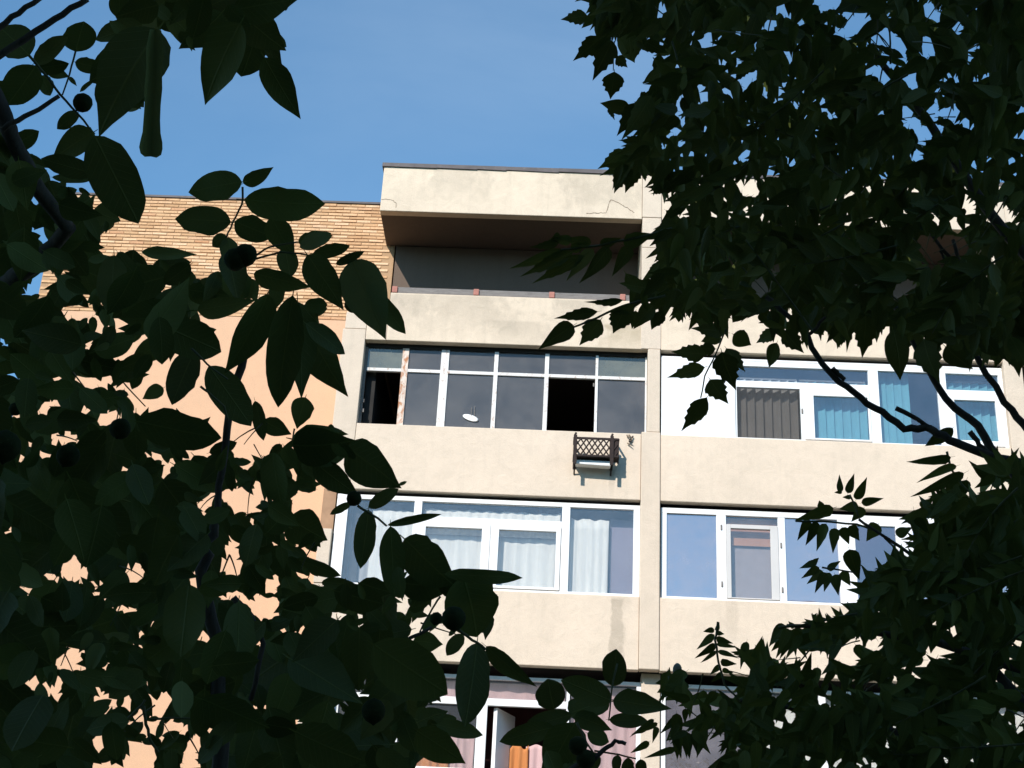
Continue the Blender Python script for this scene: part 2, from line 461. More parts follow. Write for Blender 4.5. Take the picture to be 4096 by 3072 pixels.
# bricks: running bond, each one a piece of its own
BL, BH, PX, PZ = 0.250, 0.044, 0.258, 0.0655
random.seed(3)
brick_meshes = []
for k in range(10):
    b = MB()
    j = lambda s: random.uniform(-s, s)
    x1, z1, y0 = BL / 2 + j(.002), BH / 2 + j(.0035), -0.012 + j(.003)
    c = 0.005
    b.v = [(-x1, 0.05, -z1), (x1, 0.05, -z1), (x1, 0.05, z1), (-x1, 0.05, z1),
           (-x1, y0 + c, -z1), (x1, y0 + c, -z1), (x1, y0 + c, z1), (-x1, y0 + c, z1),
           (-x1 + c, y0 + j(.002), -z1 + c + j(.002)), (x1 - c, y0 + j(.002), -z1 + c + j(.002)), (x1 - c, y0 + j(.002), z1 - c + j(.002)), (-x1 + c, y0 + j(.002), z1 - c + j(.002))]
    b.f = [(8, 9, 10, 11)] + [(i, (i + 1) % 4, 4 + (i + 1) % 4, 4 + i) for i in range(4)] + [(4 + i, 4 + (i + 1) % 4, 8 + (i + 1) % 4, 8 + i) for i in range(4)]
    brick_meshes.append(b.mesh('brick', M['brick']))
cells = []
for r in range(36):
    z = 13.03 + PZ * r
    x = -9.19 + (BL / 2) + (PX / 2 if r % 2 else 0)
    while x < -3.05 - BL / 2 + 0.02:
        cells.append((x, z)); x += PX
cells.sort(key=lambda c: abs(c[0] + 5.3) * 0.62 + abs(c[1] - 14.5))
rest = MB()
for i, (x, z) in enumerate(cells):
    me = random.choice(brick_meshes)
    dy, rz, rx = random.uniform(-.004, .003), random.uniform(-.006, .006), random.uniform(-.012, .012)
    if i < 300:
        o = link('brick', me, brick_wall)
        o.location = (x, 1.2 + dy, z); o.rotation_euler = (0, rz, rx)
    else:
        b0 = len(rest.v)
        rest.v += [(v.co.x + x, v.co.y + 1.2 + dy, v.co.z + z) for v in me.vertices]
        rest.f += [tuple(b0 + k for k in p.vertices) for p in me.polygons]
tag(rest.build('brickwork', M['brick'], brick_wall), kind='stuff')

# loggia block: dark rooms behind the glazing, back wall of the open top loggia
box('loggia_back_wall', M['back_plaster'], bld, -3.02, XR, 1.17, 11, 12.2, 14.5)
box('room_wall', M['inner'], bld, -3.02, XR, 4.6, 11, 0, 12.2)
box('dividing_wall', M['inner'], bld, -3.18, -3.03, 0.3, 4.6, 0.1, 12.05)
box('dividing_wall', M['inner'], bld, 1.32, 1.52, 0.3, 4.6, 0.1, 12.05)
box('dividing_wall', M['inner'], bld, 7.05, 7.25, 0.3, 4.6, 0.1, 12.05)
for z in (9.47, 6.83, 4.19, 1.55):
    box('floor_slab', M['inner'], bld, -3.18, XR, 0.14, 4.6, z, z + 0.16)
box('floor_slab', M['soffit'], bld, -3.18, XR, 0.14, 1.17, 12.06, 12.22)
# spandrel panels of the two visible bays and of the next one
SP = dict(bevel=0.012)
def bay(x0, x1, left):
    for z0, z1 in ((9.46, 10.57), (6.82, 7.93)):
        box('spandrel_panel', M['cream'], bld, x0, x1, 0.0, 0.14, z0, z1, **SP)
    for z0, z1 in ((4.18, 5.29), (1.54, 2.65)):
        box('spandrel_panel', M['cream'], bld, x0, x1, 0.16, 0.30, z0, z1, **SP)
    box('spandrel_panel', M['cream_grimy'], bld, (-2.88 if left else x0), x1, 0.0, 0.14, 12.05, 12.93, **SP)
bay(-3.22, 1.26, True)
bay(1.562, 7.0, False)
bay(7.3, XR, False)
box('spandrel_end', M['cream_grimy'], bld, -3.22, -2.882, 0.004, 0.14, 12.05, 12.50, **SP)
# roof box over the loggias: a deep fascia with a dark sheet-metal cap
fascia = box('roof_fascia', M['cream_grimy'], bld, -3.2, 1.232, 0.0, 0.16, 14.5, 15.38, **SP)
box('roof_fascia', M['cream'], bld, 1.565, 7.0, 0.0, 0.16, 14.5, 15.38, **SP)
box('roof_fascia', M['cream'], bld, 7.3, XR, 0.0, 0.16, 14.5, 15.38, **SP)
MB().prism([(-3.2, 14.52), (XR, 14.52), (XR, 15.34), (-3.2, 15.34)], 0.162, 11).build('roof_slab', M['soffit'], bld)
fl = MB()
random.seed(5)
xs = [-3.23, -2.3, -1.6, -1.1, -0.2, 0.9, 2.0, 3.5, 5, 7, 9, XR]
for a, b_ in zip(xs[:-1], xs[1:]):
    j = random.uniform(-.012, .012)
    fl.prism([(a, 15.375 + j), (b_, 15.375 - j), (b_, 15.45), (a, 15.45)], -0.03 + abs(j), 11.03)
fl.build('roof_flashing', M['flashing'], bld)
# cracks in the fascia
def crack(pts, w, par):
    cb = MB()
    fine = []
    for (x0, z0), (x1, z1) in zip(pts[:-1], pts[1:]):
        for k in range(6):
            fine.append((x0 + (x1 - x0) * k / 6 + random.uniform(-.008, .008), z0 + (z1 - z0) * k / 6 + random.uniform(-.008, .008)))
    fine.append(pts[-1])
    for (x0, z0), (x1, z1) in zip(fine[:-1], fine[1:]):
        n = 1
        for k in range(n):
            ta, tb = k / n, (k + 1) / n
            ax, az = x0 + (x1 - x0) * ta, z0 + (z1 - z0) * ta
            bx, bz = x0 + (x1 - x0) * tb, z0 + (z1 - z0) * tb
            L = math.hypot(bx - ax, bz - az) or 1
            ww = w * random.uniform(0.5, 1.2)
            nx, nz = -(bz - az) / L * ww, (bx - ax) / L * ww
            cb.prism([(ax - nx, az - nz), (bx - nx, bz - nz), (bx + nx, bz + nz), (ax + nx, az + nz)], -0.003, 0.004)
    cb.build('crack', M['crack'], par)
crack([(0.30, 14.575), (0.45, 14.59), (0.62, 14.60), (0.70, 14.87), (0.86, 14.79), (0.98, 14.71), (1.10, 14.62)], 0.0065, fascia)
crack([(-3.19, 14.72), (-3.02, 14.72), (-2.94, 14.66), (-2.93, 14.56)], 0.005, fascia)
# pillar between the bays, in lifts
box('pillar', M['cream_pillar'], bld, 1.236, 1.56, -0.012, 0.5, 14.535, 15.37, bevel=0.01)
box('pillar', M['cream_pillar'], bld, 1.24, 1.556, -0.006, 1.17, 13.95, 14.53, bevel=0.01)
box('pillar', M['cream_pillar'], bld, 1.236, 1.56, -0.008, 1.17, 12.06, 13.945, bevel=0.01)
box('pillar', M['cream_pillar'], bld, 1.352, 1.55, -0.016, 0.30, 10.6, 12.055, bevel=0.012)
box('pillar', M['cream_pillar'], bld, 1.263, 1.56, -0.028, 0.30, 6.83, 10.595, bevel=0.014)
box('pillar', M['cream_pillar'], bld, 1.316, 1.592, 0.19, 0.5, 0, 6.825, bevel=0.01)
box('pillar', M['cream_pillar'], bld, 7.003, 7.297, -0.02, 1.16, 6.83, 15.37, bevel=0.01)
box('pillar', M['cream_pillar'], bld, 7.003, 7.297, 0.19, 0.5, 0, 6.82, bevel=0.01)
# end pier at the left
box('pier', M['cream_pillar'], bld, -3.60, -3.224, 0.0, 1.16, 9.47, 12.235, bevel=0.01)
box('pier', M['cream_pillar'], bld, -3.575, -3.225, 0.012, 1.16, 12.245, 12.55, bevel=0.012)
box('pier', M['cream_pillar'], bld, -3.63, -3.43, 0.01, 1.16, 7.94, 8.80, bevel=0.01)
box('pier', M['cream_pillar'], bld, -3.63, -3.224, 0.012, 1.16, 0.0, 7.93, bevel=0.01)
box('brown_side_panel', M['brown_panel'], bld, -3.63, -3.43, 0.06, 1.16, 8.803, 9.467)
# grey board rail on red blocks along the top parapet
rail = box('rail', M['coping'], bld, -2.86, 1.22, 0.03, 0.10, 12.945, 13.05)
for x in (-2.82, -1.474, -0.229, 0.933):
    box('rail_block', M['red_block'], bld, x - 0.045, x + 0.045, 0.0, 0.028, 12.938, 13.045 + random.uniform(-.01, .01), bevel=0.008)

# ---- windows
def window(name_frame, mat, y, bars, parent=bld, depth=0.06, bevel=0.004):
    mb = MB()
    for k, (x0, x1, z0, z1) in enumerate(bars):
        e = 0.0009 * (k % 5)
        mb.box(x0, x1, y + e, y + depth + e, z0, z1)
    return mb.build(name_frame, mat, parent, bevel=bevel)
def pane(win, mat, y, x0, x1, z0, z1, tilt=0.0):
    cx, cz = (x0 + x1) / 2, (z0 + z1) / 2
    o = link('pane', MB().box(-(x1 - x0) / 2, (x1 - x0) / 2, -0.002, 0.002, -(z1 - z0) / 2, (z1 - z0) / 2).mesh('pane', mat), win)
    o.location = (cx, y, cz)
    o.rotation_euler = (random.uniform(-.004, .004) + tilt, 0, random.uniform(-.006, .006))
    return o

random.seed(11)
# A: old painted timber lights, two of them open, right under the top loggia
YA = 0.15
colsA = [(-3.175, -2.61), (-2.507, -1.98), (-1.85, -1.116), (-1.049, -0.295), (-0.228, 0.523), (0.567, 1.322)]
wA = window('window', M['old_paint'], YA, [
    (-3.222, 1.35, 10.573, 10.60), (1.322, 1.35, 10.60, 11.985),
    (-1.98, -1.85, 10.60, 11.985), (-1.116, -1.049, 10.60, 11.985), (-0.295, -0.228, 10.60, 11.985), (0.523, 0.567, 10.60, 11.985)]
    + [(a, b, 11.565, 11.620) for a, b in colsA])
rb = MB().box(-2.61, -2.507, YA - 0.004, YA + 0.055, 10.60, 11.985).build('mullion', M['rusty_paint'], wA, bevel=0.004)
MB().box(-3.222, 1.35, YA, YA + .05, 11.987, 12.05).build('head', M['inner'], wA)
MB().box(-3.222, -3.18, YA - 0.002, YA + 0.05, 10.60, 11.985).build('jamb', M['coping'], wA)
for k, (a, b) in enumerate(colsA):
    pane(wA, M['g_green'] if k in (5, 0) else M['g_dusty'], YA + 0.03, a, b, 11.620, 11.985)
    if k not in (0, 4):
        pane(wA, M['g_dusty'], YA + 0.03, a, b, 10.60, 11.565)
# latch stubs on the empty lights
for (x, z) in ((-3.17, 11.02), (-3.16, 10.85), (0.50, 11.45)):
    MB().box(x - .012, x + .012, YA - .015, YA, z - .03, z + .03).build('hinge', M['coping'], wA)

# B: white framed, curtained
YB = 0.08
wB = window('window', M['pvc'], YB, [
    (-3.41, 1.263, 9.33, 9.40), (-3.41, 1.263, 7.935, 7.985), (-3.41, -3.23, 7.985, 9.33), (-2.21, -2.09, 7.985, 9.33), (0.068, 0.193, 7.985, 9.33), (1.164, 1.263, 7.985, 9.33),
    (-2.09, 0.068, 8.99, 9.09)], depth=0.07)
def sash(win, x0, x1, z0, z1, gx0, gx1, gz0, gz1, y, mat_g, mat_f=None):
    mb = MB()
    mb.box(x0, gx0, y, y + 0.06, z0, z1); mb.box(gx1, x1, y, y + 0.06, z0, z1)
    mb.box(gx0, gx1, y + .0005, y + 0.0605, z0, gz0); mb.box(gx0, gx1, y + .0005, y + 0.0605, gz1, z1)
    s = mb.build('sash', mat_f or M['pvc'], win, bevel=0.006)
    pane(win, mat_g, y + 0.03, gx0, gx1, gz0, gz1)
    return s
pane(wB, M['g_clear'], YB + .035, -3.23, -2.21, 7.985, 9.33)
pane(wB, M['g_clear'], YB + .035, 0.193, 1.164, 7.985, 9.33)
pane(wB, M['g_clear'], YB + .035, -2.09, 0.068, 9.09, 9.33)
sash(wB, -2.085, -1.015, 7.99, 8.985, -2.005, -1.143, 8.03, 8.914, YB - .02, M['g_clear'])
sash(wB, -1.010, 0.062, 7.99, 8.985, -0.882, -0.01, 8.03, 8.914, YB - .02, M['g_clear'])

# A2: right bay, white board, blinds
YR = 0.08
board = box('cladding_board', M['pvc'], bld, 1.572, 2.745, 0.05, 0.09, 10.575, 11.945, bevel=0.006)
wA2 = window('window', M['pvc'], YR, [
    (1.572, 7.0, 11.948, 11.985), (2.7, 7.0, 11.86, 11.945), (2.70, 2.775, 10.575, 11.86), (2.775, 7.0, 10.575, 10.61), (4.872, 5.03, 10.61, 11.86), (5.957, 6.10, 10.61, 11.86), (6.93, 7.0, 10.61, 11.86),
    (2.775, 4.872, 11.485, 11.60), (6.10, 6.93, 11.462, 11.574), (3.775, 3.83, 10.61, 11.485)], depth=0.07)
pane(wA2, M['g_blind'], YR + .035, 2.775, 4.872, 11.60, 11.86)
pane(wA2, M['g_screen'], YR + .01, 2.775, 3.775, 10.61, 11.485)
sash(wA2, 3.832, 4.870, 10.612, 11.483, 3.985, 4.838, 10.64, 11.37, YR - .02, M['g_blind'])
pane(wA2, M['g_blind'], YR + .035, 5.03, 5.957, 10.61, 11.86)
pane(wA2, M['g_blind'], YR + .035, 6.10, 6.93, 11.574, 11.86)
sash(wA2, 6.102, 6.928, 10.612, 11.46, 6.20, 6.84, 10.70, 11.39, YR - .02, M['g_blind'])

# B2: right bay lower, film mirrored panes
wB2 = window('window', M['pvc'], YR, [
    (1.58, 7.0, 9.30, 9.385), (1.58, 7.0, 7.935, 7.98), (1.58, 1.67, 7.98, 9.30), (2.426, 2.572, 7.98, 9.30), (3.362, 3.468, 7.98, 9.30), (4.263, 4.44, 7.98, 9.30), (5.24, 5.40, 7.98, 9.30), (6.1, 6.2, 7.98, 9.3), (6.93, 7.0, 7.98, 9.30)], depth=0.07)
pane(wB2, M['g_sky'], YR + .035, 1.67, 2.426, 7.98, 9.30)
pane(wB2, M['g_clear'], YR + .035, 2.572, 3.362, 9.155, 9.30)
sash(wB2, 2.575, 3.359, 7.982, 9.153, 2.641, 3.241, 8.0, 9.089, YR - .015, M['g_clear'], M['pvc_grey'])
pane(wB2, M['g_sky'], YR + .035, 3.468, 4.263, 7.98, 9.30)
sash(wB2, 4.442, 5.238, 7.982, 9.298, 4.52, 5.135, 8.0, 9.22, YR - .015, M['g_purple'])
pane(wB2, M['g_sky'], YR + .035, 5.40, 6.1, 7.98, 9.30)
pane(wB2, M['g_sky'], YR + .035, 6.2, 6.93, 7.98, 9.30)
for (x, z) in ((2.50, 9.1), (2.50, 8.2), (3.40, 8.85), (3.40, 8.15), (3.80, 11.1)):
    MB().box(x - .012, x + .012, YR - .012, YR, z - .04, z + .04).build('hinge', M['coping'], wB2 if z < 10 else wA2)

# C: lowest visible row, set back
YC = 0.24
wC = window('window', M['pvc'], YC, [
    (-3.2, 1.316, 6.646, 6.70), (-3.2, 0.23, 6.262, 6.367), (0.23, 0.277, 5.30, 6.646), (-1.066, -0.917, 5.30, 6.262), (-2.3, -2.2, 5.30, 6.646), (1.25, 1.316, 5.30, 6.646), (-3.2, 1.316, 5.295, 5.345), (-3.2, -3.1, 5.345, 6.646)], depth=0.07)
pane(wC, M['g_clear'], YC + .035, -2.2, 0.23, 6.367, 6.646)
pane(wC, M['g_clear'], YC + .035, 0.277, 1.25, 5.345, 6.646)
pane(wC, M['g_clear'], YC + .035, -2.2, -1.066, 5.345, 6.262)
pane(wC, M['g_clear'], YC + .035, -3.1, -2.2, 5.345, 6.646)
os_ = MB().box(-.03, .03, 0, .62, 5.36, 6.25).build('open_sash', M['pvc'], wC, bevel=0.005)
os_.location = (-0.80, YC + .08, 0); os_.rotation_euler = (0, 0, RAD(-24))
wC2 = window('window', M['pvc'], YC, [(1.605, 7.0, 6.646, 6.70), (1.605, 1.674, 5.30, 6.646), (1.605, 7.0, 5.295, 5.345), (2.75, 2.85, 5.345, 6.646), (3.9, 4.0, 5.345, 6.646), (5.1, 5.2, 5.345, 6.646), (6.9, 7.0, 5.345, 6.646)], depth=0.07)
for a, b in ((1.674, 2.75), (2.85, 3.9), (4.0, 5.1), (5.2, 6.9)):
    pane(wC2, M['g_sky'] if a < 2 else M['g_clear'], YC + .035, a, b, 5.345, 6.646)
for zz in (2.66,):
    wD = window('window', M['pvc'], YC, [(-3.2, 7.0, 3.95, 4.15), (-3.2, -3.1, zz, 3.95), (-1.5, -1.4, zz, 3.95), (0.2, 0.3, zz, 3.95), (3.0, 3.1, zz, 3.95), (5.0, 5.1, zz, 3.95)])
    for a, b in ((-3.1, -1.5), (-1.4, .2), (.3, 3.0), (3.1, 5.0), (5.1, 7.0)):
        pane(wD, M['g_purple'], YC + .03, a, b, zz, 3.95)

# ---- curtains and blinds behind the panes
def curtain(mat, y, x0, x1, z0, z1, folds, amp, label, cat='curtain', droop=0.02, group=None, name='curtain'):
    o_v, o_f = [], []
    n = folds * 8
    rows = 8
    ph = random.uniform(0, 6)
    for r in range(rows + 1):
        t = r / rows
        for i in range(n + 1):
            s = i / n
            a = 2 * math.pi * folds * s + 0.6 * math.sin(3 * s * math.pi + ph)
            x = x0 + (x1 - x0) * s + 0.006 * math.sin(a * 0.5 + t * 2)
            yy = y + amp * (0.5 + 0.5 * t) * math.sin(a) + 0.4 * amp * math.sin(a * 0.37 + ph)
            zt = z1 - droop * (0.5 + 0.5 * math.sin(a * 0.5 + ph)) - droop * 0.6 * abs(math.sin(math.pi * s * max(2, folds // 4)))
            o_v.append((x, yy, zt + (z0 - zt) * t))
    for r in range(rows):
        for i in range(n):
            a = r * (n + 1) + i
            o_f.append((a, a + n + 1, a + n + 2, a + 1))
    b = MB(); b.v, b.f = o_v, o_f
    o = b.build(name, mat, None, smooth=True)
    sol = o.modifiers.new('solid', 'SOLIDIFY'); sol.thickness = 0.003
    return tag(o, label, cat, group)
random.seed(21)
curtain(M['curtain'], 0.24, -2.86, -2.10, 7.8, 9.23, 5, 0.009, 'white voile curtain in the left fixed pane of the curtained middle window')
curtain(M['curtain_grey'], 0.36, -3.20, -2.80, 7.8, 9.28, 3, 0.02, 'grey veil at the left edge of the curtained middle window')
curtain(M['curtain'], 0.24, -2.02, -1.08, 7.8, 8.92, 5, 0.010, 'white gathered curtain in the left opening sash of the curtained window', droop=0.028)
curtain(M['curtain'], 0.245, -0.93, 0.0, 7.8, 8.90, 5, 0.010, 'white gathered curtain in the right opening sash of the curtained window', droop=0.028)
curtain(M['curtain'], 0.21, -2.06, 0.05, 8.85, 9.27, 15, 0.010, 'short white ruffled valance behind the wide top light', 'valance', droop=0.02)
curtain(M['curtain'], 0.24, 0.18, 0.80, 7.8, 9.22, 5, 0.009, 'white curtain drawn half across the right fixed pane beside the pillar', droop=0.03)
box('purple_blind', paint('mauve_blind', (0.21, 0.185, 0.24), 0.8, 0.08, 2), None, 0.82, 1.19, 0.34, 0.35, 7.9, 9.25)
tag(bpy.data.objects['purple_blind'], 'plain mauve blind at the right end of the curtained window', 'blind')
curtain(M['curtain_pink'], YC + .16, -2.2, 0.22, 6.30, 6.66, 9, 0.012, 'pink curtain band behind the top light of the lowest window', droop=0.005)
curtain(M['curtain_pink'], YC + .16, 0.30, 1.27, 5.3, 6.66, 6, 0.02, 'pale pink curtain in the lowest window beside the pillar')
curtain(M['curtain_orange'], YC + .50, -0.74, -0.30, 5.3, 5.86, 4, 0.02, 'orange curtain low inside the open sash of the lowest window', droop=0.08)
curtain(M['curtain_pink'], YC + .52, -0.34, 0.2, 5.3, 5.88, 4, 0.02, 'pink drape next to the orange curtain inside the lowest window', droop=0.08)
curtain(M['curtain_orange'], YC + .16, -2.0, -1.45, 5.3, 5.95, 4, 0.02, 'orange curtain corner left of the white mullion in the lowest window', droop=0.1)
curtain(M['curtain_pink'], YC + .18, -1.46, -1.08, 5.3, 5.95, 3, 0.02, 'pink curtain strip left of the white mullion in the lowest window', droop=0.1)
curtain(M['curtain'], YC + .16, 2.87, 5.1, 5.2, 6.62, 12, 0.012, 'white curtain in the lowest right window behind the feathery leaves')
curtain(M['curtain'], YC + .16, 5.2, 6.9, 5.2, 6.62, 9, 0.012, 'white curtain at the right end of the lowest row, nearly hidden by leaves')
box('dark_red_room_back', M['dark_red'], bld, -2.2, 0.25, 1.2, 1.25, 5.0, 6.8)
o = box('roller_blind', M['brown_wall'], None, 2.58, 3.36, 0.20, 0.21, 8.86, 9.30)
tag(o, 'brown roller blind pulled part way down behind the narrow sash', 'blind')
o = box('grey_blind', paint('mauve_grey_cloth', (0.27, 0.23, 0.235), 0.85, 0.06, 8), None, 2.60, 3.34, 0.24, 0.25, 7.9, 8.9)
tag(o, 'mauve grey cloth below the brown roller blind in the narrow sash', 'blind')

def vertical_blind(mat, x0, x1, z0, z1, y, n, ang, label):
    root = empty('vertical_blind', ((x0 + x1) / 2, y, z0))
    tag(root, label, 'blind', 'vertical blinds in the right bay')
    MB().box(x0, x1, y - .02, y + .02, z1, z1 + .03).build('head_rail', M['coping'], root)
    w = (x1 - x0) / n
    sm = None
    for k in range(n):
        if sm is None:
            b = MB(); hw = w * 0.56; h = z1 - z0
            pts = [(-hw, 0.0), (-hw * .5, .008), (0, .011), (hw * .5, .008), (hw, 0.0)]
            for (px, py) in pts:
                b.v += [(px, py, 0), (px, py, h)]
            for i in range(4):
                b.f.append((2 * i, 2 * i + 2, 2 * i + 3, 2 * i + 1))
            b2 = len(b.v)
            b.v += [(x, yy + .0015, z) for (x, yy, z) in b.v[:b2]]
            b.f += [tuple(b2 + q for q in reversed(f)) for f in b.f[:4]]
            sm = b.mesh('slat', mat, True)
        o = link('slat', sm, root)
        o.location = (x0 + w * (k + .5), y, z0)
        o.rotation_euler = (0, 0, ang + random.uniform(-.08, .08))
vertical_blind(M['blind_grey'], 2.80, 3.76, 10.4, 11.70, 0.26, 7, RAD(-28), 'grey vertical blind behind the dark insect screen')
vertical_blind(M['blind_teal'], 3.80, 4.85, 10.4, 11.70, 0.26, 8, RAD(-14), 'turquoise vertical blind behind the opening sash right of the screen')
vertical_blind(M['blind_teal'], 5.05, 5.54, 10.4, 11.95, 0.26, 4, RAD(-10), 'turquoise blind filling the left half of the tall fixed pane')
vertical_blind(M['blind_teal'], 6.12, 6.92, 10.4, 11.78, 0.26, 6, RAD(-14), 'turquoise vertical blind in the last sash half hidden by leaves')

# white dish lamp seen through the third dusty light
lamp = empty('hanging_lamp', (-1.42, 0.165, 10.80))
tag(lamp, 'small white oval dish hanging behind the third dusty pane', 'lamp')
dv = MB()
for ring, (r, h) in enumerate(((0.0, 0.012), (0.06, 0.01), (0.12, 0.0), (0.13, -0.012), (0.10, -0.02), (0.0, -0.022))):
    for k in range(16):
        a = 2 * math.pi * k / 16
        dv.v.append((-1.44 + max(r, 0.001) * math.cos(a), YA + 0.014 + 0.2 * h, 10.80 + max(r, 0.001) * 0.42 * math.sin(a) - 0.25 * r * math.cos(a)))
for ring in range(5):
    for k in range(16):
        k2 = (k + 1) % 16
        dv.f.append((ring * 16 + k, ring * 16 + k2, ring * 16 + 16 + k2, ring * 16 + 16 + k))
dv.build('dish', M['pvc'], lamp, smooth=True)
for dx in (0.0, 0.05):
    MB().tube([(-1.43 + dx, YA + .012, 10.83), (-1.435 + dx, YA + .012, 10.98 + dx * .6)], 0.005, 6).build('rod', M['coping'], lamp)

# rusty flower box holder under the old windows
fb = empty('flower_box_holder', (0.5, -0.15, 9.9))
tag(fb, 'rusty iron flower box holder bolted below the open dark window', 'bracket')
def bar(name, p0, p1, w, parent=fb, mat=None):
    return MB().tube([p0, p1], w, 4).build(name, mat or M['rust'], parent)
YF, Z0, Z1 = -0.27, 10.05, 10.34
for x in (0.23, 0.795):
    MB().box(x - .026, x + .026, -.012, -.001, 9.93, 10.44).build('wall_strap', M['rust'], fb)
    bar('arm', (x, -.005, Z0 - .03), (x, YF - .02, Z0 - .03), 0.022)
    bar('brace', (x, -.005, 9.84), (x, YF + .04, Z0 - .02), 0.015)
    MB().box(x - .027, x + .027, YF - .034, YF - .014, 9.90, 10.38).build('front_post', M['rust'], fb)
    bar('stub', (x - .012, YF - .02, 10.37), (x + .01, YF - .02, 10.42), 0.02)
for z in (Z0, Z1):
    bar('frame_bar', (0.21, YF, z), (0.90, YF, z), 0.02)
    bar('frame_bar', (0.21, -.02, z), (0.21, YF, z), 0.017)
    bar('frame_bar', (0.90, -.02, z), (0.90, YF, z), 0.017)
H_ = Z1 - Z0
for k in range(-1, 8):
    x = 0.22 + k * 0.088
    for sgn in (0, 1):
        a, b_ = max(x, .22), min(x + .19, .90)
        if b_ - a < .03: continue
        za, zb = (a - x) / .19 * H_, (b_ - x) / .19 * H_
        if sgn: za, zb = H_ - za, H_ - zb
        bar('lattice_bar', (a, YF - .006 + .014 * sgn, Z0 + za), (b_, YF - .006 + .014 * sgn, Z0 + zb), 0.0135)
MB().box(0.22, 0.89, YF + .02, -.06, Z0 - .012, Z0 + .006).build('tray', M['rust'], fb)
MB().box(0.82, 0.905, YF - .002, YF + .022, Z0, Z1).build('end_plate', M['rust'], fb)
MB().prism([(.25, Z0 - .11), (.78, Z0 - .13), (.80, Z0 - .045), (.24, Z0 - .035)], -.20, -.06).build('trough', M['pvc'], fb, bevel=.012)
dp = empty('dried_plant', (1.1, -.03, 10.42))
tag(dp, 'brown dried plant remains stuck on the wall right of the rusty holder', 'plant')
for k in range(7):
    x = 1.02 + random.uniform(0, .14); z = 10.45 + random.uniform(-.07, .09)
    MB().tube([(x, -.004, z), (x + random.uniform(-.03, .03), -.03, z + random.uniform(-.04, .02)), (x + random.uniform(-.05, .05), -.05, z - .05)], (.01, .013, .004), 5).build('stem', M['rust'] if k % 2 else M['crack'], dp)

# ------------------------------------------------------------------ added unseen block behind the viewer, sized to shade the trees
opp = empty('added_shade_block', (0, -30, 0))
tag(opp, 'unseen long grey panel block added behind the viewer to shade the trees', 'building')
box('wall', M['opp'], opp, -34, 30, -41, -29.6, 0, 16.6)
box('roof_edge', M['flashing'], opp, -34.2, 30.2, -41.2, -29.4, 16.6, 16.9)
wm = MB().box(-.75, .75, -.02, .03, -.7, .7).mesh('window', M['opp_glass'])
for fl_ in range(6):
    for k in range(16):
        o = link('window', wm, opp)
        o.location = (-32 + k * 4.0, -29.6, 2.2 + fl_ * 2.66)

# ------------------------------------------------------------------ trees
# the view frustum is used only to keep grown leaves out of the gaps the photograph shows; every leaf stands at its own distance
def ray(px, py):
    return (FWD * FOC + RGT * (px - 2048) - UPV * (py - 1536)).normalized()
def at(px, py, d):
    return CAM + ray(px, py) * d
NPc = np.array(CAM); NPf = np.array(FWD); NPr = np.array(RGT); NPu = np.array(UPV)
def project(P):
    q = np.asarray(P) - NPc
    z = q @ NPf
    z = np.where(z < 0.05, 0.05, z)
    return np.stack([2048 + FOC * (q @ NPr) / z, 1536 - FOC * (q @ NPu) / z], axis=-1)

CROPS = {1: (1200, 500, .72333), 2: (1200, 1600, .72333), 3: (2500, 1200, .7235), 4: (0, 0, .6329), 5: (0, 1000, .6329), 6: (0, 2022, .6329),
         7: (2200, 0, .8571), 8: (2500, 2200, .7215), 9: (1400, 2300, .6329), 11: (1200, 900, .30139), 12: (600, 2300, .6329), 0: (0, 0, 1.8517)}
def C(c, pts):
    ox, oy, s = CROPS[c]
    return [(ox + x * s, oy + y * s) for x, y in pts]

# ---- leaf shapes
PROF = {
    'oval': [(0, .05), (.04, .34), (.1, .60), (.18, .80), (.27, .93), (.37, .99), (.48, 1.0), (.6, .96), (.71, .86), (.81, .68), (.89, .45), (.95, .21), (1, 0)],
    'ovate': [(0, .08), (.035, .38), (.09, .66), (.16, .87), (.24, .97), (.33, 1.0), (.43, .97), (.54, .87), (.65, .70), (.76, .49), (.86, .27), (.94, .11), (1, 0)],
    'lance': [(0, .12), (.05, .66), (.14, .95), (.26, 1.0), (.4, .90), (.55, .70), (.7, .47), (.83, .26), (.93, .11), (1, 0)],
    'tooth': [(0, .05), (.09, .52), (.2, .86), (.33, 1.0), (.37, .84), (.5, .88), (.55, .62), (.67, .64), (.72, .36), (.85, .18), (1, 0)],
    'blunt': [(0, .5), (.15, .74), (.3, .66), (.45, .76), (.58, .68), (.7, .72), (.8, .76), (.87, .92), (.92, 1.0), (.97, .86), (1, .5)],
}
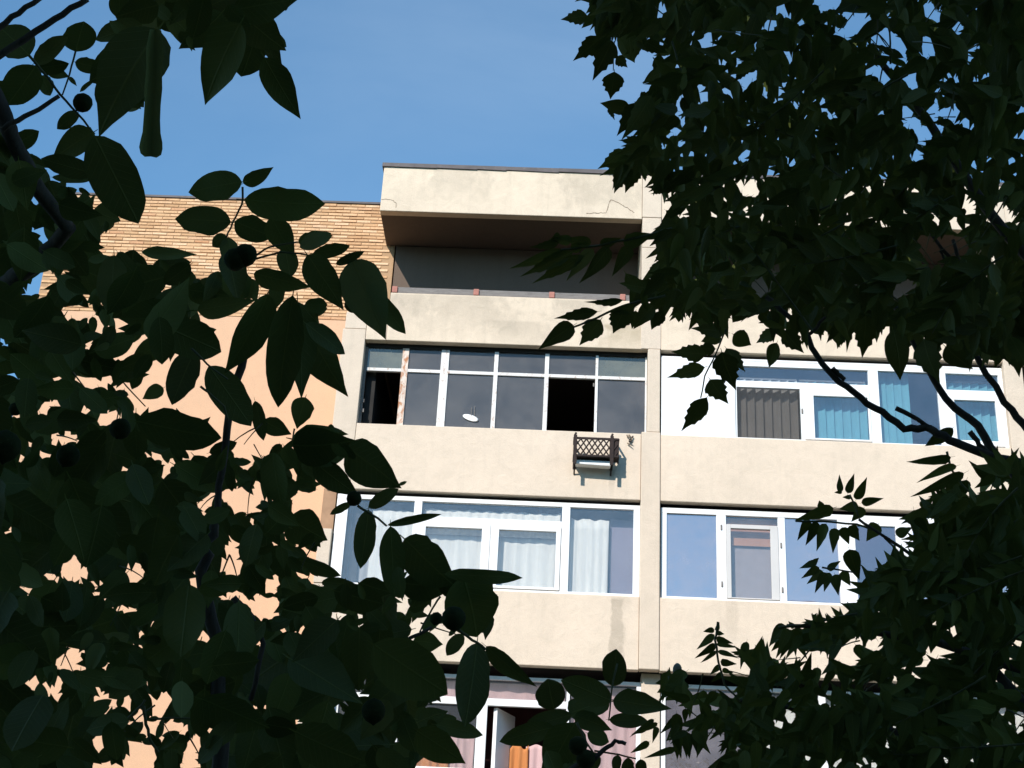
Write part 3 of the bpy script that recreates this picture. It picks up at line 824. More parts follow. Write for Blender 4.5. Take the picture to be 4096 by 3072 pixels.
class LeafShape:
    def __init__(self, kind, fold, curl, bend, wave, mat):
        pr = PROF[kind]
        v, f, uv = [], [], []
        self.outline = []
        lo, hi = [], []
        ph = random.uniform(0, 6)
        for t, h in pr:
            hw = 0.5 * h
            cy = bend * (t * t) * 0.5
            zc = -curl * (t * t) * 0.5
            wl = wave * math.sin(9 * t + ph); wr = wave * math.sin(8 * t + ph + 2)
            lo.append((t, cy - hw, zc + fold * hw * .4 + wl * h)); hi.append((t, cy + hw * random.uniform(.9, 1.05), zc + fold * hw * .4 + wr * h))
            b = len(v)
            v += [lo[-1], (t, cy, zc), hi[-1]]
            uv += [(t, .5 - hw), (t, .5), (t, .5 + hw)]
            if b:
                f += [(b - 3, b, b + 1, b - 2), (b - 2, b + 1, b + 2, b - 1)]
        # short stalk
        b = len(v)
        v += [(-.10, .010, .012), (-.10, -.010, .012), (.02, -.018, 0), (.02, .018, 0)]
        uv += [(0, .5)] * 4
        f.append((b, b + 1, b + 2, b + 3))
        self.v, self.f, self.uv = np.array(v), f, uv
        self.out = np.array(lo + hi[::-1])
        me = bpy.data.meshes.new('leaf')
        me.from_pydata(v, [], f)
        me.materials.append(mat)
        ul = me.uv_layers.new(name='UVMap')
        for lp in me.loops:
            ul.data[lp.index].uv = uv[lp.vertex_index]
        me.polygons.foreach_set('use_smooth', [True] * len(me.polygons))
        self.me = me
def shapes(kind, mat, n, fold=(0.0, .5), curl=(-.2, .5), bend=(-.15, .15), wave=.02):
    u = random.uniform
    return [LeafShape(kind, u(*fold), u(*curl), u(*bend), wave, mat) for _ in range(n)]

def leaf_matrix(B, T, wreal, phi):
    """leaf from B to T, blade turned phi away from facing the viewer"""
    X = T - B
    L = X.length
    X = X / L
    n0 = (CAM - (B + T) * .5)
    n0 = (n0 - X * n0.dot(X)).normalized()
    Y = n0.cross(X)
    c, s = math.cos(phi), math.sin(phi)
    Z = n0 * c + Y * s
    Y = Z.cross(X)
    mt = Matrix.Identity(4)
    for i in range(3):
        mt[i][0], mt[i][1], mt[i][2], mt[i][3] = X[i] * L, Y[i] * wreal, Z[i] * L, B[i]
    return mt

GW, GH, CELL = 560, 440, 8.0            # raster of cells 8 photo pixels wide, with a margin round the frame
OFX, OFY = 24, 28
def poly_mask(poly):
    p = np.asarray(poly) / CELL + np.array([OFX, OFY])
    x0, x1 = int(max(0, math.floor(p[:, 0].min()))), int(min(GW - 1, math.ceil(p[:, 0].max())))
    y0, y1 = int(max(0, math.floor(p[:, 1].min()))), int(min(GH - 1, math.ceil(p[:, 1].max())))
    if x1 <= x0 or y1 <= y0:
        return None
    X, Y = np.meshgrid(np.arange(x0, x1) + .5, np.arange(y0, y1) + .5)
    ins = np.zeros(X.shape, bool)
    xa, ya = p[:, 0], p[:, 1]
    xb, yb = np.roll(xa, -1), np.roll(ya, -1)
    for i in range(len(p)):
        if ya[i] == yb[i]: continue
        ins ^= ((ya[i] > Y) != (yb[i] > Y)) & (X < (xb[i] - xa[i]) * (Y - ya[i]) / (yb[i] - ya[i]) + xa[i])
    return (slice(y0, y1), slice(x0, x1)), ins

class Tree:
    def __init__(self, name, label, base, leafmat):
        self.root = empty(name, base)
        tag(self.root, label, 'tree')
        self.allow = np.zeros((GH, GW), bool)
        self.hole = np.zeros((GH, GW), bool)
        self.cover = np.zeros((GH, GW), bool)
        self.leaves = []                 # (shape, matrix, area, explicit)
        self.stalks = []
        self.mat = leafmat
    def mass(self, polys, holes):
        for p in polys:
            r = poly_mask(p)
            if r: self.allow[r[0]] |= r[1]
        self.solid = self.allow.copy()
        for h in holes:
            r = poly_mask(h)
            if r:
                self.allow[r[0]] &= ~r[1]
                self.hole[r[0]] |= r[1]
    def hole_at(self, c, items):
        for (x, y, rr) in items:
            pts = [(x + rr * random.uniform(.8, 1.45) * math.cos(a), y + rr * random.uniform(.8, 1.45) * math.sin(a)) for a in np.linspace(0, 6.28, 9)[:-1]]
            r = poly_mask(C(c, pts))
            if r:
                self.allow[r[0]] &= ~r[1]
                self.hole[r[0]] |= r[1]
    def add(self, shape, M4, test=True, tol=0.04, need=0, frac=None):
        A = np.array(M4)
        P = shape.out @ A[:3, :3].T + A[:3, 3]
        pj = project(P)
        if test:                         # quick look at the outline before the full raster
            gx = np.clip((pj[:, 0] / CELL + OFX).astype(int), 0, GW - 1); gy = np.clip((pj[:, 1] / CELL + OFY).astype(int), 0, GH - 1)
            if (~self.allow[gy, gx]).sum() > 4: return False
        r = poly_mask(pj)
        if r is None:
            return False
        sl, ins = r
        n = ins.sum()
        if test:
            if n == 0: return False
            bad = (ins & ~self.allow[sl]).sum()
            if bad > tol * n: return False
            if (ins & self.hole[sl]).sum() > max(1, .02 * n): return False
            if need and (ins & ~self.cover[sl]).sum() < need: return False
        self.cover[sl] |= ins
        self.leaves.append((shape, M4, float(n), not test))
        return True
    def explicit(self, c, items, shp, dfun, turn=30, wide=1.0):
        for it in items:
            bx, by, tx, ty, w = it[:5]
            s = CROPS[c][2]
            (B, T) = C(c, [(bx, by), (tx, ty)])
            Lp = math.hypot(B[0] - T[0], B[1] - T[1])
            d = it[5] if len(it) > 5 and it[5] else dfun(Lp)
            Lr = Lp * d / FOC
            phi = RAD(random.uniform(-turn, turn))
            dd = random.uniform(-.35, .35) * Lr
            b3, t3 = at(B[0], B[1], d), at(T[0], T[1], d + dd)
            sh = random.choice(it[6] if len(it) > 6 else shp)
            self.add(sh, leaf_matrix(b3, t3, wide * w * s * d / FOC / math.cos(phi), phi), test=False)
    def stalk(self, c, pts, px, d, d2=None, name='leaf_stalk', mat='stalk'):
        q = C(c, pts)
        d2 = d if d2 is None else d2
        n = len(q)
        dens = []
        for i in range(n - 1):
            for k in range(3):
                t = k / 3
                dens.append(((q[i][0] * (1 - t) + q[i + 1][0] * t), (q[i][1] * (1 - t) + q[i + 1][1] * t), (i + t) / (n - 1)))
        dens.append((q[-1][0], q[-1][1], 1.0))
        pxs = px if hasattr(px, '__len__') else (px, px * .75)
        P = [at(x + random.uniform(-1, 1) * pxs[1] * .25, y + random.uniform(-1, 1) * pxs[1] * .25, d + (d2 - d) * t) for x, y, t in dens]
        R = [.5 * (pxs[0] + (pxs[1] - pxs[0]) * t) * (d + (d2 - d) * t) / FOC for _, _, t in dens]
        MB().tube(P, R, 7).build(name, M[mat], self.root, smooth=True)
    def limb(self, pts, rads, name='branch'):
        P, R = [], []
        for i in range(len(pts) - 1):
            for k in range(4):
                t = k / 4
                a, b = Vector(pts[i]), Vector(pts[i + 1])
                L = (b - a).length
                P.append(a.lerp(b, t) + Vector((random.uniform(-1, 1), random.uniform(-1, 1), random.uniform(-1, 1))) * (0.012 * L if k else 0))
                R.append((rads[i] + (rads[i + 1] - rads[i]) * t) * random.uniform(.93, 1.07))
        P.append(Vector(pts[-1])); R.append(rads[-1])
        MB().tube(P, R, 10).build(name, M['bark'], self.root, smooth=True)
    def free_cells(self):
        y, x = np.nonzero(self.allow & ~self.cover)
        return x, y
    def fill_single(self, shp, Lr, wr, dr, ang, target, turn=40, extra=0, dead_r=1):
        """cover what is still open with single leaflets"""
        tot = self.allow.sum()
        dead = np.zeros_like(self.cover)
        it = 0
        while True:
            fy, fx = np.nonzero(self.allow & ~self.cover & ~dead)
            open_ = (self.allow & ~self.cover).sum()
            if open_ < (1 - target) * tot or len(fx) == 0: break
            idx = np.random.randint(0, len(fx), size=min(60, len(fx)))
            for i in idx:
                it += 1
                if self.cover[fy[i], fx[i]]: continue
                px, py = (fx[i] + .5 - OFX) * CELL, (fy[i] + .5 - OFY) * CELL
                ok = False
                for k in range(12):
                    L = random.uniform(*Lr) * (0.945 ** k)
                    w = L * random.uniform(*wr)
                    a = ang(px, py)
                    d = random.uniform(*dr)
                    s = random.uniform(.15, .85)
                    bx, by = px - math.cos(a) * L * s, py - math.sin(a) * L * s
                    phi = RAD(random.uniform(-turn, turn))
                    dd = random.uniform(-.4, .4) * L * d / FOC
                    b3, t3 = at(bx, by, d), at(bx + math.cos(a) * L, by + math.sin(a) * L, d + dd)
                    if self.add(random.choice(shp), leaf_matrix(b3, t3, w * d / FOC / math.cos(phi), phi)):
                        ok = True; break
                if not ok: dead[max(0, fy[i] - dead_r):fy[i] + dead_r + 1, max(0, fx[i] - dead_r):fx[i] + dead_r + 1] = True
        # a second, deeper layer
        ay, ax = np.nonzero(self.allow)
        for _ in range(extra):
            i = np.random.randint(len(ax))
            px, py = (ax[i] + .5 - OFX) * CELL, (ay[i] + .5 - OFY) * CELL
            L = random.uniform(*Lr) * .9; w = L * random.uniform(*wr); a = ang(px, py); d = random.uniform(dr[1], dr[1] * 1.5)
            phi = RAD(random.uniform(-turn, turn))
            b3, t3 = at(px, py, d), at(px + math.cos(a) * L, py + math.sin(a) * L, d + random.uniform(-.3, .3) * L * d / FOC)
            self.add(random.choice(shp), leaf_matrix(b3, t3, w * d / FOC / math.cos(phi), phi))
    def frond(self, shp, px, py, a, d, L, pairs, ll, lw, test=True, curve=0.0, need=0, keep=1.0):
        """a pinnate leaf: stalk and paired leaflets, hanging from its stalk"""
        pts = []
        x, y, aa = px, py, a
        step = L / (pairs + 1)
        for k in range(pairs + 2):
            pts.append((x, y, aa)); x += math.cos(aa) * step; y += math.sin(aa) * step; aa += curve / pairs
        slope = random.uniform(-.3, .3)
        n = 0
        for k in range(1, pairs + 2):
            qx, qy, qa = pts[k]
            dk = d + slope * (k * step) * d / FOC
            size = ll * (0.65 + 0.45 * math.sin(math.pi * (k + .5) / (pairs + 2)))
            sides = (-1, 1) if k <= pairs else (0,)
            for sd_ in sides:
                la = qa + sd_ * RAD(random.uniform(42, 68)) + (0 if sd_ == 0 else 0)
                la += 0.35 * math.sin(math.pi / 2 - la) * 1.0     # leaflets droop towards the ground
                l_ = size * random.uniform(.85, 1.12)
                w = l_ * random.uniform(*lw)
                phi = RAD(random.uniform(-45, 45))
                b3 = at(qx, qy, dk)
                t3 = at(qx + math.cos(la) * l_, qy + math.sin(la) * l_, dk + random.uniform(-.35, .35) * l_ * d / FOC)
                if random.random() < keep and self.add(random.choice(shp), leaf_matrix(b3, t3, w * d / FOC / math.cos(phi), phi), test=test, tol=.06):
                    n += 1
        if n >= 0.8 * (2 * pairs + 1):
            self.stalks.append(([at(p[0], p[1], d + slope * (k * step) * d / FOC) for k, p in enumerate(pts)], 5.0 * d / FOC))
        return n
    def fill_fronds(self, shp, Lr, pairs, ll, lw, dr, ang, target, maxn=900):
        tot = self.allow.sum()
        for it in range(maxn):
            fy, fx = np.nonzero(self.allow & ~self.cover)
            if len(fx) < (1 - target) * tot: break
            i = np.random.randint(len(fx))
            px, py = (fx[i] + .5 - OFX) * CELL, (fy[i] + .5 - OFY) * CELL
            a = ang(px, py)
            L = random.uniform(*Lr); d = random.uniform(*dr)
            s = random.uniform(.2, .8)
            self.frond(shp, px - math.cos(a) * L * s, py - math.sin(a) * L * s, a, d, L, random.randint(*pairs), random.uniform(*ll), lw, curve=random.uniform(-.5, .5))
    def fringe(self, shp, n, Lr, wr, dr, droop, out=.55, inner=False):
        """leaf tips that stick out past the edge of the mass"""
        m_ = self.allow if inner else self.solid
        cut = np.zeros_like(m_)
        e = m_ & ~(np.roll(m_, 1, 0) & np.roll(m_, -1, 0) & np.roll(m_, 1, 1) & np.roll(m_, -1, 1))
        ey, ex = np.nonzero(e)
        keep = (ex > OFX - 6) & (ex < OFX + 518) & (ey > OFY - 6) & (ey < OFY + 390)
        ey, ex = ey[keep], ex[keep]
        for _ in range(n):
            i = np.random.randint(len(ex))
            y0, x0 = ey[i], ex[i]
            r = 6
            win = m_[max(0, y0 - r):y0 + r + 1, max(0, x0 - r):x0 + r + 1]
            yy, xx = np.nonzero(~win)
            if len(xx) == 0: continue
            ox, oy = xx.mean() - r, yy.mean() - r
            a = math.atan2(oy + droop * r * .5, ox) + random.gauss(0, .45)
            L = random.uniform(*Lr); w = L * random.uniform(*wr); d = random.uniform(*dr)
            px, py = (x0 + .5 - OFX) * CELL, (y0 + .5 - OFY) * CELL
            s = random.uniform(out * .5, out)
            bx, by = px - math.cos(a) * L * (1 - s), py - math.sin(a) * L * (1 - s)
            phi = RAD(random.uniform(-35, 35))
            M4 = leaf_matrix(at(bx, by, d), at(bx + math.cos(a) * L, by + math.sin(a) * L, d + random.uniform(-.3, .3) * L * d / FOC), w * d / FOC / math.cos(phi), phi)
            sh = random.choice(shp)
            A = np.array(M4)
            q = poly_mask(project(sh.out @ A[:3, :3].T + A[:3, 3]))
            if q is None or (not inner and (q[1] & self.hole[q[0]] & self.solid[q[0]]).sum() > 2): continue
            self.cover[q[0]] |= q[1]
            self.leaves.append((sh, M4, float(q[1].sum()), False))
    def sprigs(self, n, Lr, px, dr):
        """thin twigs that cross the gaps"""
        hy, hx = np.nonzero(self.hole & ~self.cover)
        if len(hx) == 0: return
        for _ in range(n):
            i = np.random.randint(len(hx))
            x, y = (hx[i] + .5 - OFX) * CELL, (hy[i] + .5 - OFY) * CELL
            a = random.uniform(0, math.pi); L = random.uniform(*Lr); d = random.uniform(*dr)
            k = random.uniform(-.25, .25)
            pts = []
            for t in (-.5, -.25, 0, .25, .5):
                pts.append(at(x + math.cos(a + k * t) * L * t, y + math.sin(a + k * t) * L * t + 12 * t * t, d + t * .1))
            self.stalks.append((pts, px * .5 * random.uniform(.7, 1.3) * d / FOC))
    def crown(self, shp, centre, rad, n, size, lw):
        """the rest of the crown, above and beside the frame"""
        k = 0
        while k < n:
            v = Vector((random.gauss(0, 1), random.gauss(0, 1), random.gauss(0, 1))).normalized() * (random.random() ** .4)
            P = Vector(centre) + Vector((v.x * rad[0], v.y * rad[1], v.z * rad[2]))
            q = P - CAM
            k += 1
            if q.length < 0.7: continue
            if q.dot(FWD) > 0:
                pj = project(np.array([P]))[0]
                mg = 1000 / max(.6, q.length)
                if -mg < pj[0] < 4096 + mg and -mg < pj[1] < 3072 + mg: continue
            dr = Vector((random.gauss(0, 1), random.gauss(0, 1), random.gauss(-.8, .6))).normalized() * size * random.uniform(.8, 1.2)
            self.leaves.append((random.choice(shp), leaf_matrix(P, P + dr, dr.length * random.uniform(*lw), random.uniform(-1.5, 1.5)), 0.0, False))
    def finish(self, n_parts=300):
        order = sorted(range(len(self.leaves)), key=lambda i: -(self.leaves[i][2] + (1e5 if self.leaves[i][3] else 0)))
        inv = Matrix.Translation(-self.root.location)
        V, F, UV = [], [], []
        nv = 0
        for rank, i in enumerate(order):
            sh, M4, ar, ex = self.leaves[i]
            if rank < n_parts:
                o = bpy.data.objects.new('leaf', sh.me)
                COL.objects.link(o)
                o.parent = self.root
                o.matrix_basis = inv @ M4
            else:
                A = np.array(M4)
                V.append(sh.v @ A[:3, :3].T + A[:3, 3])
                F += [tuple(nv + k for k in f) for f in sh.f]
                UV += [sh.uv[k] for f in sh.f for k in f]
                nv += len(sh.v)
        if V:
            me = bpy.data.meshes.new('foliage')
            me.from_pydata(np.concatenate(V).tolist(), [], F)
            me.materials.append(self.mat)
            ul = me.uv_layers.new(name='UVMap')
            ul.data.foreach_set('uv', np.array(UV, dtype=np.float32).ravel())
            me.polygons.foreach_set('use_smooth', [True] * len(me.polygons))
            tag(link('foliage', me, self.root), kind='stuff')
        if self.stalks:
            mb = MB()
            for P, r in self.stalks:
                mb.tube(P, [r * (1 - .6 * k / len(P)) for k in range(len(P))], 5, cap=False)
            tag(mb.build('leaf_stalks', M['stalk'], self.root, smooth=True), kind='stuff')

def nut(tree, c, x, y, r, d):
    """walnut in its green husk: slightly pointed, with a blossom-end tip"""
    s = CROPS[c][2]
    (px, py), = C(c, [(x, y)])
    P = at(px, py, d)
    R = r * s * d / FOC
    ax = Vector((random.uniform(-.5, .5), random.uniform(-.5, .5), -1)).normalized()
    rf = ax.orthogonal().normalized(); bi = ax.cross(rf)
    b = MB(); prof = [(-1.06, .06), (-.98, .22), (-.8, .62), (-.4, .93), (0, 1.0), (.4, .92), (.75, .66), (.95, .34), (1.05, .15), (1.16, .05)]
    for t, q in prof:
        for k in range(14):
            a = 2 * math.pi * k / 14
            rr = R * q * (1 + .025 * math.sin(3 * a + x))
            b.v.append(tuple(P + ax * (t * R) + (rf * math.cos(a) + bi * math.sin(a)) * rr))
    for i in range(len(prof) - 1):
        for k in range(14):
            k2 = (k + 1) % 14
            b.f.append((i * 14 + k, i * 14 + k2, i * 14 + 14 + k2, i * 14 + 14 + k))
    b.f.append(tuple(reversed(range(14)))); b.f.append(tuple((len(prof) - 1) * 14 + k for k in range(14)))
    b.build('walnut', M['nut'], tree.root, smooth=True)

# ================================================================== walnut tree on the left and along the bottom
random.seed(101); np.random.seed(101)
WAL = shapes('oval', M['leaf_walnut'], 9, bend=(-.22, .22)) + shapes('ovate', M['leaf_walnut'], 5, bend=(-.25, .25))
BLUNT = shapes('blunt', M['leaf_walnut'], 1, fold=(.6, .7), curl=(0, .05), bend=(0.02, .05), wave=.005)
wal = Tree('walnut_tree', 'walnut tree with broad oval leaves and round green nuts, filling the left side', tuple(at(-1150, 1500, 3.9).xy) + (0,), M['leaf_walnut'])
dW = lambda Lp: max(1.75, min(3.6, 2.75 * (240 / max(60, Lp)) ** .45))
E4 = [(185, 352, 0, 165, 195), (478, 326, 520, 128, 172), (215, 402, 425, 228, 95), (230, 428, 442, 408, 85), (475, 392, 640, 440, 85), (225, 415, 45, 675, 190),
      (300, 432, 440, 498, 72), (436, 488, 488, 540, 26), (255, 478, 332, 602, 82), (250, 545, 150, 590, 55), (495, 710, 355, 810, 78), (30, 510, 5, 640, 120),
      (1000, 190, 556, 795, 330), (900, 160, 588, 238, 110), (960, 250, 578, 530, 210), (590, 510, 498, 578, 26), (1000, 30, 715, 105, 150), (1050, -20, 1215, 65, 170), (760, -40, 740, 115, 110),
      (1400, 80, 1160, 338, 190), (1450, 150, 1285, 355, 150), (1520, 150, 1240, 668, 235), (1610, 240, 1535, 494, 175), (1670, 365, 1897, 785, 165), (1550, 110, 1782, 335, 210), (1480, 60, 1895, -10, 190), (1640, 150, 1760, 410, 130),
      (1180, 60, 1000, 180, 150), (1280, 60, 1520, -60, 180), (860, 380, 640, 700, 210), (1000, 200, 760, 430, 180),
      (592, 835, 308, 1000, 150), (592, 1098, 258, 1008, 120), (598, 860, 872, 1412, 275), (40, 950, 242, 820, 105), (590, 1330, 752, 1410, 150), (330, 1120, 575, 1135, 50),
      (1528, 1150, 1188, 1202, 165), (1538, 1158, 1728, 1055, 88), (1545, 1262, 2060, 1322, 195), (1458, 1405, 1108, 1370, 165), (1485, 1398, 1722, 1508, 150), (1715, 1372, 1848, 1650, 150),
      (1885, 1530, 2094, 1486, 95), (1432, 1490, 1338, 1552, 75), (1442, 1500, 1470, 1690, 110), (1800, 1568, 1832, 1755, 118), (895, 1592, 1258, 1618, 75), (960, 1690, 1210, 1660, 100)]
wal.explicit(4, E4, WAL, dW, wide=1.1)
wal.explicit(4, [(985, 188, 950, 990, 138, 1.9, BLUNT)], WAL, dW, turn=3)
E5 = [(1605, 150, 1972, 235, 125), (1900, 365, 2010, 468, 115), (1930, 375, 2068, 372, 80), (1850, 290, 1735, 988, 205), (1880, 330, 1932, 945, 190), (1935, 470, 2148, 945, 215), (1690, 280, 1462, 842, 195),
      (1230, 640, 1068, 978, 165), (1000, 470, 1412, 642, 225), (1105, 360, 1315, 315, 150), (1012, 580, 815, 725, 125), (600, 640, 860, 560, 140), (1032, 872, 900, 945, 85), (1320, 735, 1592, 1115, 195),
      (1612, 955, 1672, 1205, 78), (1665, 1078, 1842, 1185, 108), (1930, 932, 1862, 1128, 130), (868, 1085, 1398, 1205, 215), (1440, 20, 1500, 330, 150), (1530, 120, 1440, 330, 170), (1250, 380, 1610, 330, 120),
      (1845, 1195, 2220, 1280, 250), (1470, 40, 1440, 170, 100), (1560, 180, 1620, 330, 90), (1980, 20, 2212, -20, 80), (1770, 200, 1700, 420, 90)]
wal.explicit(5, E5, WAL, dW, wide=1.1)
E11 = [(100, 400, 590, 1120, 380), (700, 470, 1160, 1500, 560), (900, 800, 1395, 1470, 230), (480, 520, 838, 350, 110), (60, 1060, 370, 1080, 190), (0, 300, 420, 110, 190), (80, 1310, 600, 1720, 230), (600, 1020, 740, 1170, 110)]
wal.explicit(11, E11, WAL, lambda L: 2.1, wide=1.1)
E2 = [(-40, 250, 300, 270, 200), (262, 262, 560, 480, 215), (545, 470, 592, 452, 18), (380, 595, 545, 490, 70), (80, 345, 330, 560, 130), (282, 570, 165, 635, 40), (-60, 650, 135, 800, 190), (0, 390, 80, 510, 90), (-20, 880, 225, 975, 70),
      (378, 608, 340, 930, 108), (485, 692, 778, 632, 42), (500, 700, 520, 1090, 128), (578, 768, 830, 1020, 205), (800, 962, 1242, 990, 78), (760, 1000, 1090, 1075, 130), (900, 975, 1010, 1312, 270), (560, 1010, 900, 1060, 150),
      (330, 1010, 520, 1090, 110), (120, 1010, 330, 1020, 60), (650, 380, 640, 430, 1)]
wal.explicit(2, E2[:-1], WAL, dW, wide=1.1)
E9 = [(862, 452, 1166, 738, 105), (802, 432, 745, 955, 190), (715, 375, 608, 508, 82), (672, 335, 625, 385, 30), (400, 418, 592, 432, 130), (150, 440, 612, 765, 300), (545, 948, 842, 1012, 95), (420, 985, 738, 1188, 190), (430, 930, 620, 850, 110),
      (1290, 848, 1238, 658, 168), (1652, 797, 1335, 658, 150), (1658, 702, 1692, 472, 142), (1665, 790, 2020, 855, 140), (1640, 915, 1882, 935, 85), (1640, 800, 1400, 850, 140), (1420, 890, 1658, 974, 110), (1400, 885, 1075, 965, 110), (1290, 962, 942, 1050, 118),
      (1420, 935, 1220, 1290, 230), (1500, 1000, 1638, 1062, 90), (1692, 1138, 1678, 1270, 55), (1755, 1155, 1755, 1290, 72), (1835, 1165, 1850, 1290, 66), (1490, 1120, 1560, 1230, 110), (1400, 900, 1560, 780, 150)]
wal.explicit(9, E9, WAL, dW, wide=1.1)

MASS_W = [C(4, [(-100, 640), (20, 690), (70, 900), (130, 940), (300, 1010), (300, 1060), (440, 1170), (590, 1200), (600, 1330), (740, 1420), (630, 1500), (630, 1680), (-100, 1680)]),
          C(5, [(-160, -100), (620, -100), (630, 20), (680, 40), (810, 10), (900, 25), (960, 110), (1000, 60), (1190, 50), (1250, 185), (1330, 150), (1410, 100), (1600, 160), (1610, 330), (1440, 330), (1270, 380), (1270, 460), (1390, 580), (1230, 630),
                (1150, 590), (1050, 740), (985, 660), (930, 800), (880, 880), (830, 890), (960, 1030), (1060, 1055), (1150, 1025), (1260, 1080), (1390, 1200), (1440, 1180), (1500, 1310), (1590, 1315), (1690, 1310), (1700, 1230), (1840, 1200), (1990, 1105),
                (2100, 1095), (2212, 1180), (2230, 1300), (2000, 1310), (2060, 1500), (2000, 1680), (-160, 1680)]),
          C(6, [(-160, -30), (2030, -30), (2040, 410), (1900, 460), (2050, 520), (2212, 500), (2212, 1750), (-160, 1750)]),
          C(9, [(-20, 60), (60, 60), (220, 110), (240, 0), (560, 0), (900, 20), (920, 120), (860, 140), (905, 260), (870, 380), (770, 370), (680, 330), (600, 320), (500, 340), (390, 380), (400, 470), (560, 560), (605, 740), (560, 810), (430, 850), (600, 870), (800, 950), (780, 1030), (560, 990), (620, 1090), (735, 1160), (730, 1200), (430, 1140), (400, 1330), (-20, 1330)]),
          C(9, [(1210, 1000), (1280, 960), (1400, 900), (1420, 950), (1390, 1050), (1500, 1130), (1540, 1260), (1210, 1330)]),
          C(4, [(720, -120), (1210, -120), (1240, -40), (1890, -120), (1740, 120), (1770, 250), (1750, 390), (1680, 370), (1540, 480), (1400, 330), (1290, 300), (1170, 320), (1040, 170), (1000, 190), (990, 560), (880, 690), (600, 780), (760, 480), (600, 520), (640, 380), (750, 245), (600, 230), (750, 130), (720, 80)])]
HOLES_W = [C(4, h) for h in ([(240, 1040), (300, 1080), (330, 1130), (440, 1160), (570, 1130), (480, 1110), (320, 1085)], [(530, 1200), (600, 1150), (560, 1210)], [(160, 1450), (260, 1440), (350, 1480), (300, 1590), (250, 1510)], [(865, -20), (980, -20), (970, 30), (900, 15)])]
HOLES_W += [C(5, h) for h in ([(390, 370), (430, 355), (580, 365), (625, 430), (540, 430), (440, 430), (400, 400)], [(620, 440), (670, 480), (610, 530)], [(710, 390), (740, 430), (800, 400), (740, 460)], [(720, 490), (800, 440), (835, 460), (790, 510), (740, 520)], [(335, 465), (375, 465), (355, 525)],
    [(535, 600), (590, 570), (580, 620), (535, 640)], [(690, 660), (800, 640), (920, 520), (925, 550), (780, 700), (720, 690)], [(120, 575), (185, 550), (150, 598)], [(0, 545), (50, 560), (45, 600), (10, 600)], [(135, 250), (300, 110), (320, 150), (360, 155), (355, 190), (280, 220), (300, 270), (270, 330), (250, 280), (190, 285)],
    [(385, 140), (460, 115), (440, 150), (390, 165)], [(550, 100), (600, 110), (590, 145)], [(1010, 205), (1110, 245), (1100, 265), (1040, 250)], [(510, 280), (570, 280), (550, 315)], [(30, 765), (115, 785), (105, 808), (35, 790)], [(320, 810), (390, 785), (370, 828), (330, 832)],
    [(475, 785), (540, 810), (705, 815), (690, 880), (600, 860), (520, 865)], [(720, 880), (820, 825), (830, 880), (760, 890)], [(30, 940), (70, 925), (110, 950), (80, 980)], [(0, 985), (35, 1040), (0, 1030)], [(60, 1042), (140, 1042), (130, 1060), (70, 1060)], [(245, 1040), (250, 990), (320, 940), (380, 955), (370, 985), (290, 1040)],
    [(525, 1000), (575, 990), (545, 1050), (530, 1040)], [(610, 1080), (720, 1020), (780, 1040), (760, 1085), (690, 1090), (650, 1125)], [(820, 900), (930, 990), (915, 1040), (870, 1080), (880, 1000), (820, 960)], [(320, 1170), (410, 1140), (490, 1190), (490, 1220), (450, 1210), (400, 1240), (345, 1235)], [(240, 1275), (320, 1292), (290, 1315), (245, 1298)],
    [(950, 1150), (980, 1130), (1000, 1180), (960, 1200)], [(1045, 1165), (1090, 1175), (1200, 1230), (1270, 1260), (1300, 1225), (1400, 1225), (1420, 1260), (1410, 1300), (1300, 1285), (1210, 1310), (1150, 1240)], [(900, 1290), (940, 1265), (960, 1300), (1030, 1290), (1050, 1330), (990, 1330)], [(1010, 1440), (1030, 1380), (1070, 1365), (1080, 1400), (1040, 1450)],
    [(1085, 1488), (1135, 1478), (1135, 1508), (1090, 1503)], [(1240, 1610), (1350, 1530), (1340, 1600), (1270, 1659), (1255, 1640)], [(1400, 1530), (1460, 1500), (1540, 1520), (1640, 1590), (1670, 1640), (1580, 1659), (1500, 1659), (1450, 1600), (1400, 1580)], [(1520, 1370), (1600, 1345), (1560, 1390)], [(1600, 1500), (1660, 1530), (1650, 1550), (1600, 1530)], [(1670, 1550), (1700, 1590), (1770, 1540), (1750, 1580), (1690, 1600)],
    [(1460, 1095), (1500, 1100), (1510, 1140), (1590, 1110), (1630, 1185), (1600, 1220), (1510, 1250), (1500, 1200), (1470, 1170)], [(1600, 1230), (1665, 1310), (1590, 1310)], [(1690, 1145), (1830, 1210), (1800, 1240), (1740, 1215), (1690, 1220)], [(1980, 1320), (2212, 1330), (2212, 1450), (2100, 1400)], [(1970, 1440), (2090, 1490), (2010, 1510)], [(1840, 1400), (1880, 1390), (1920, 1500), (1860, 1460)], [(1840, 1550), (2040, 1530), (2040, 1680), (1840, 1680)])]
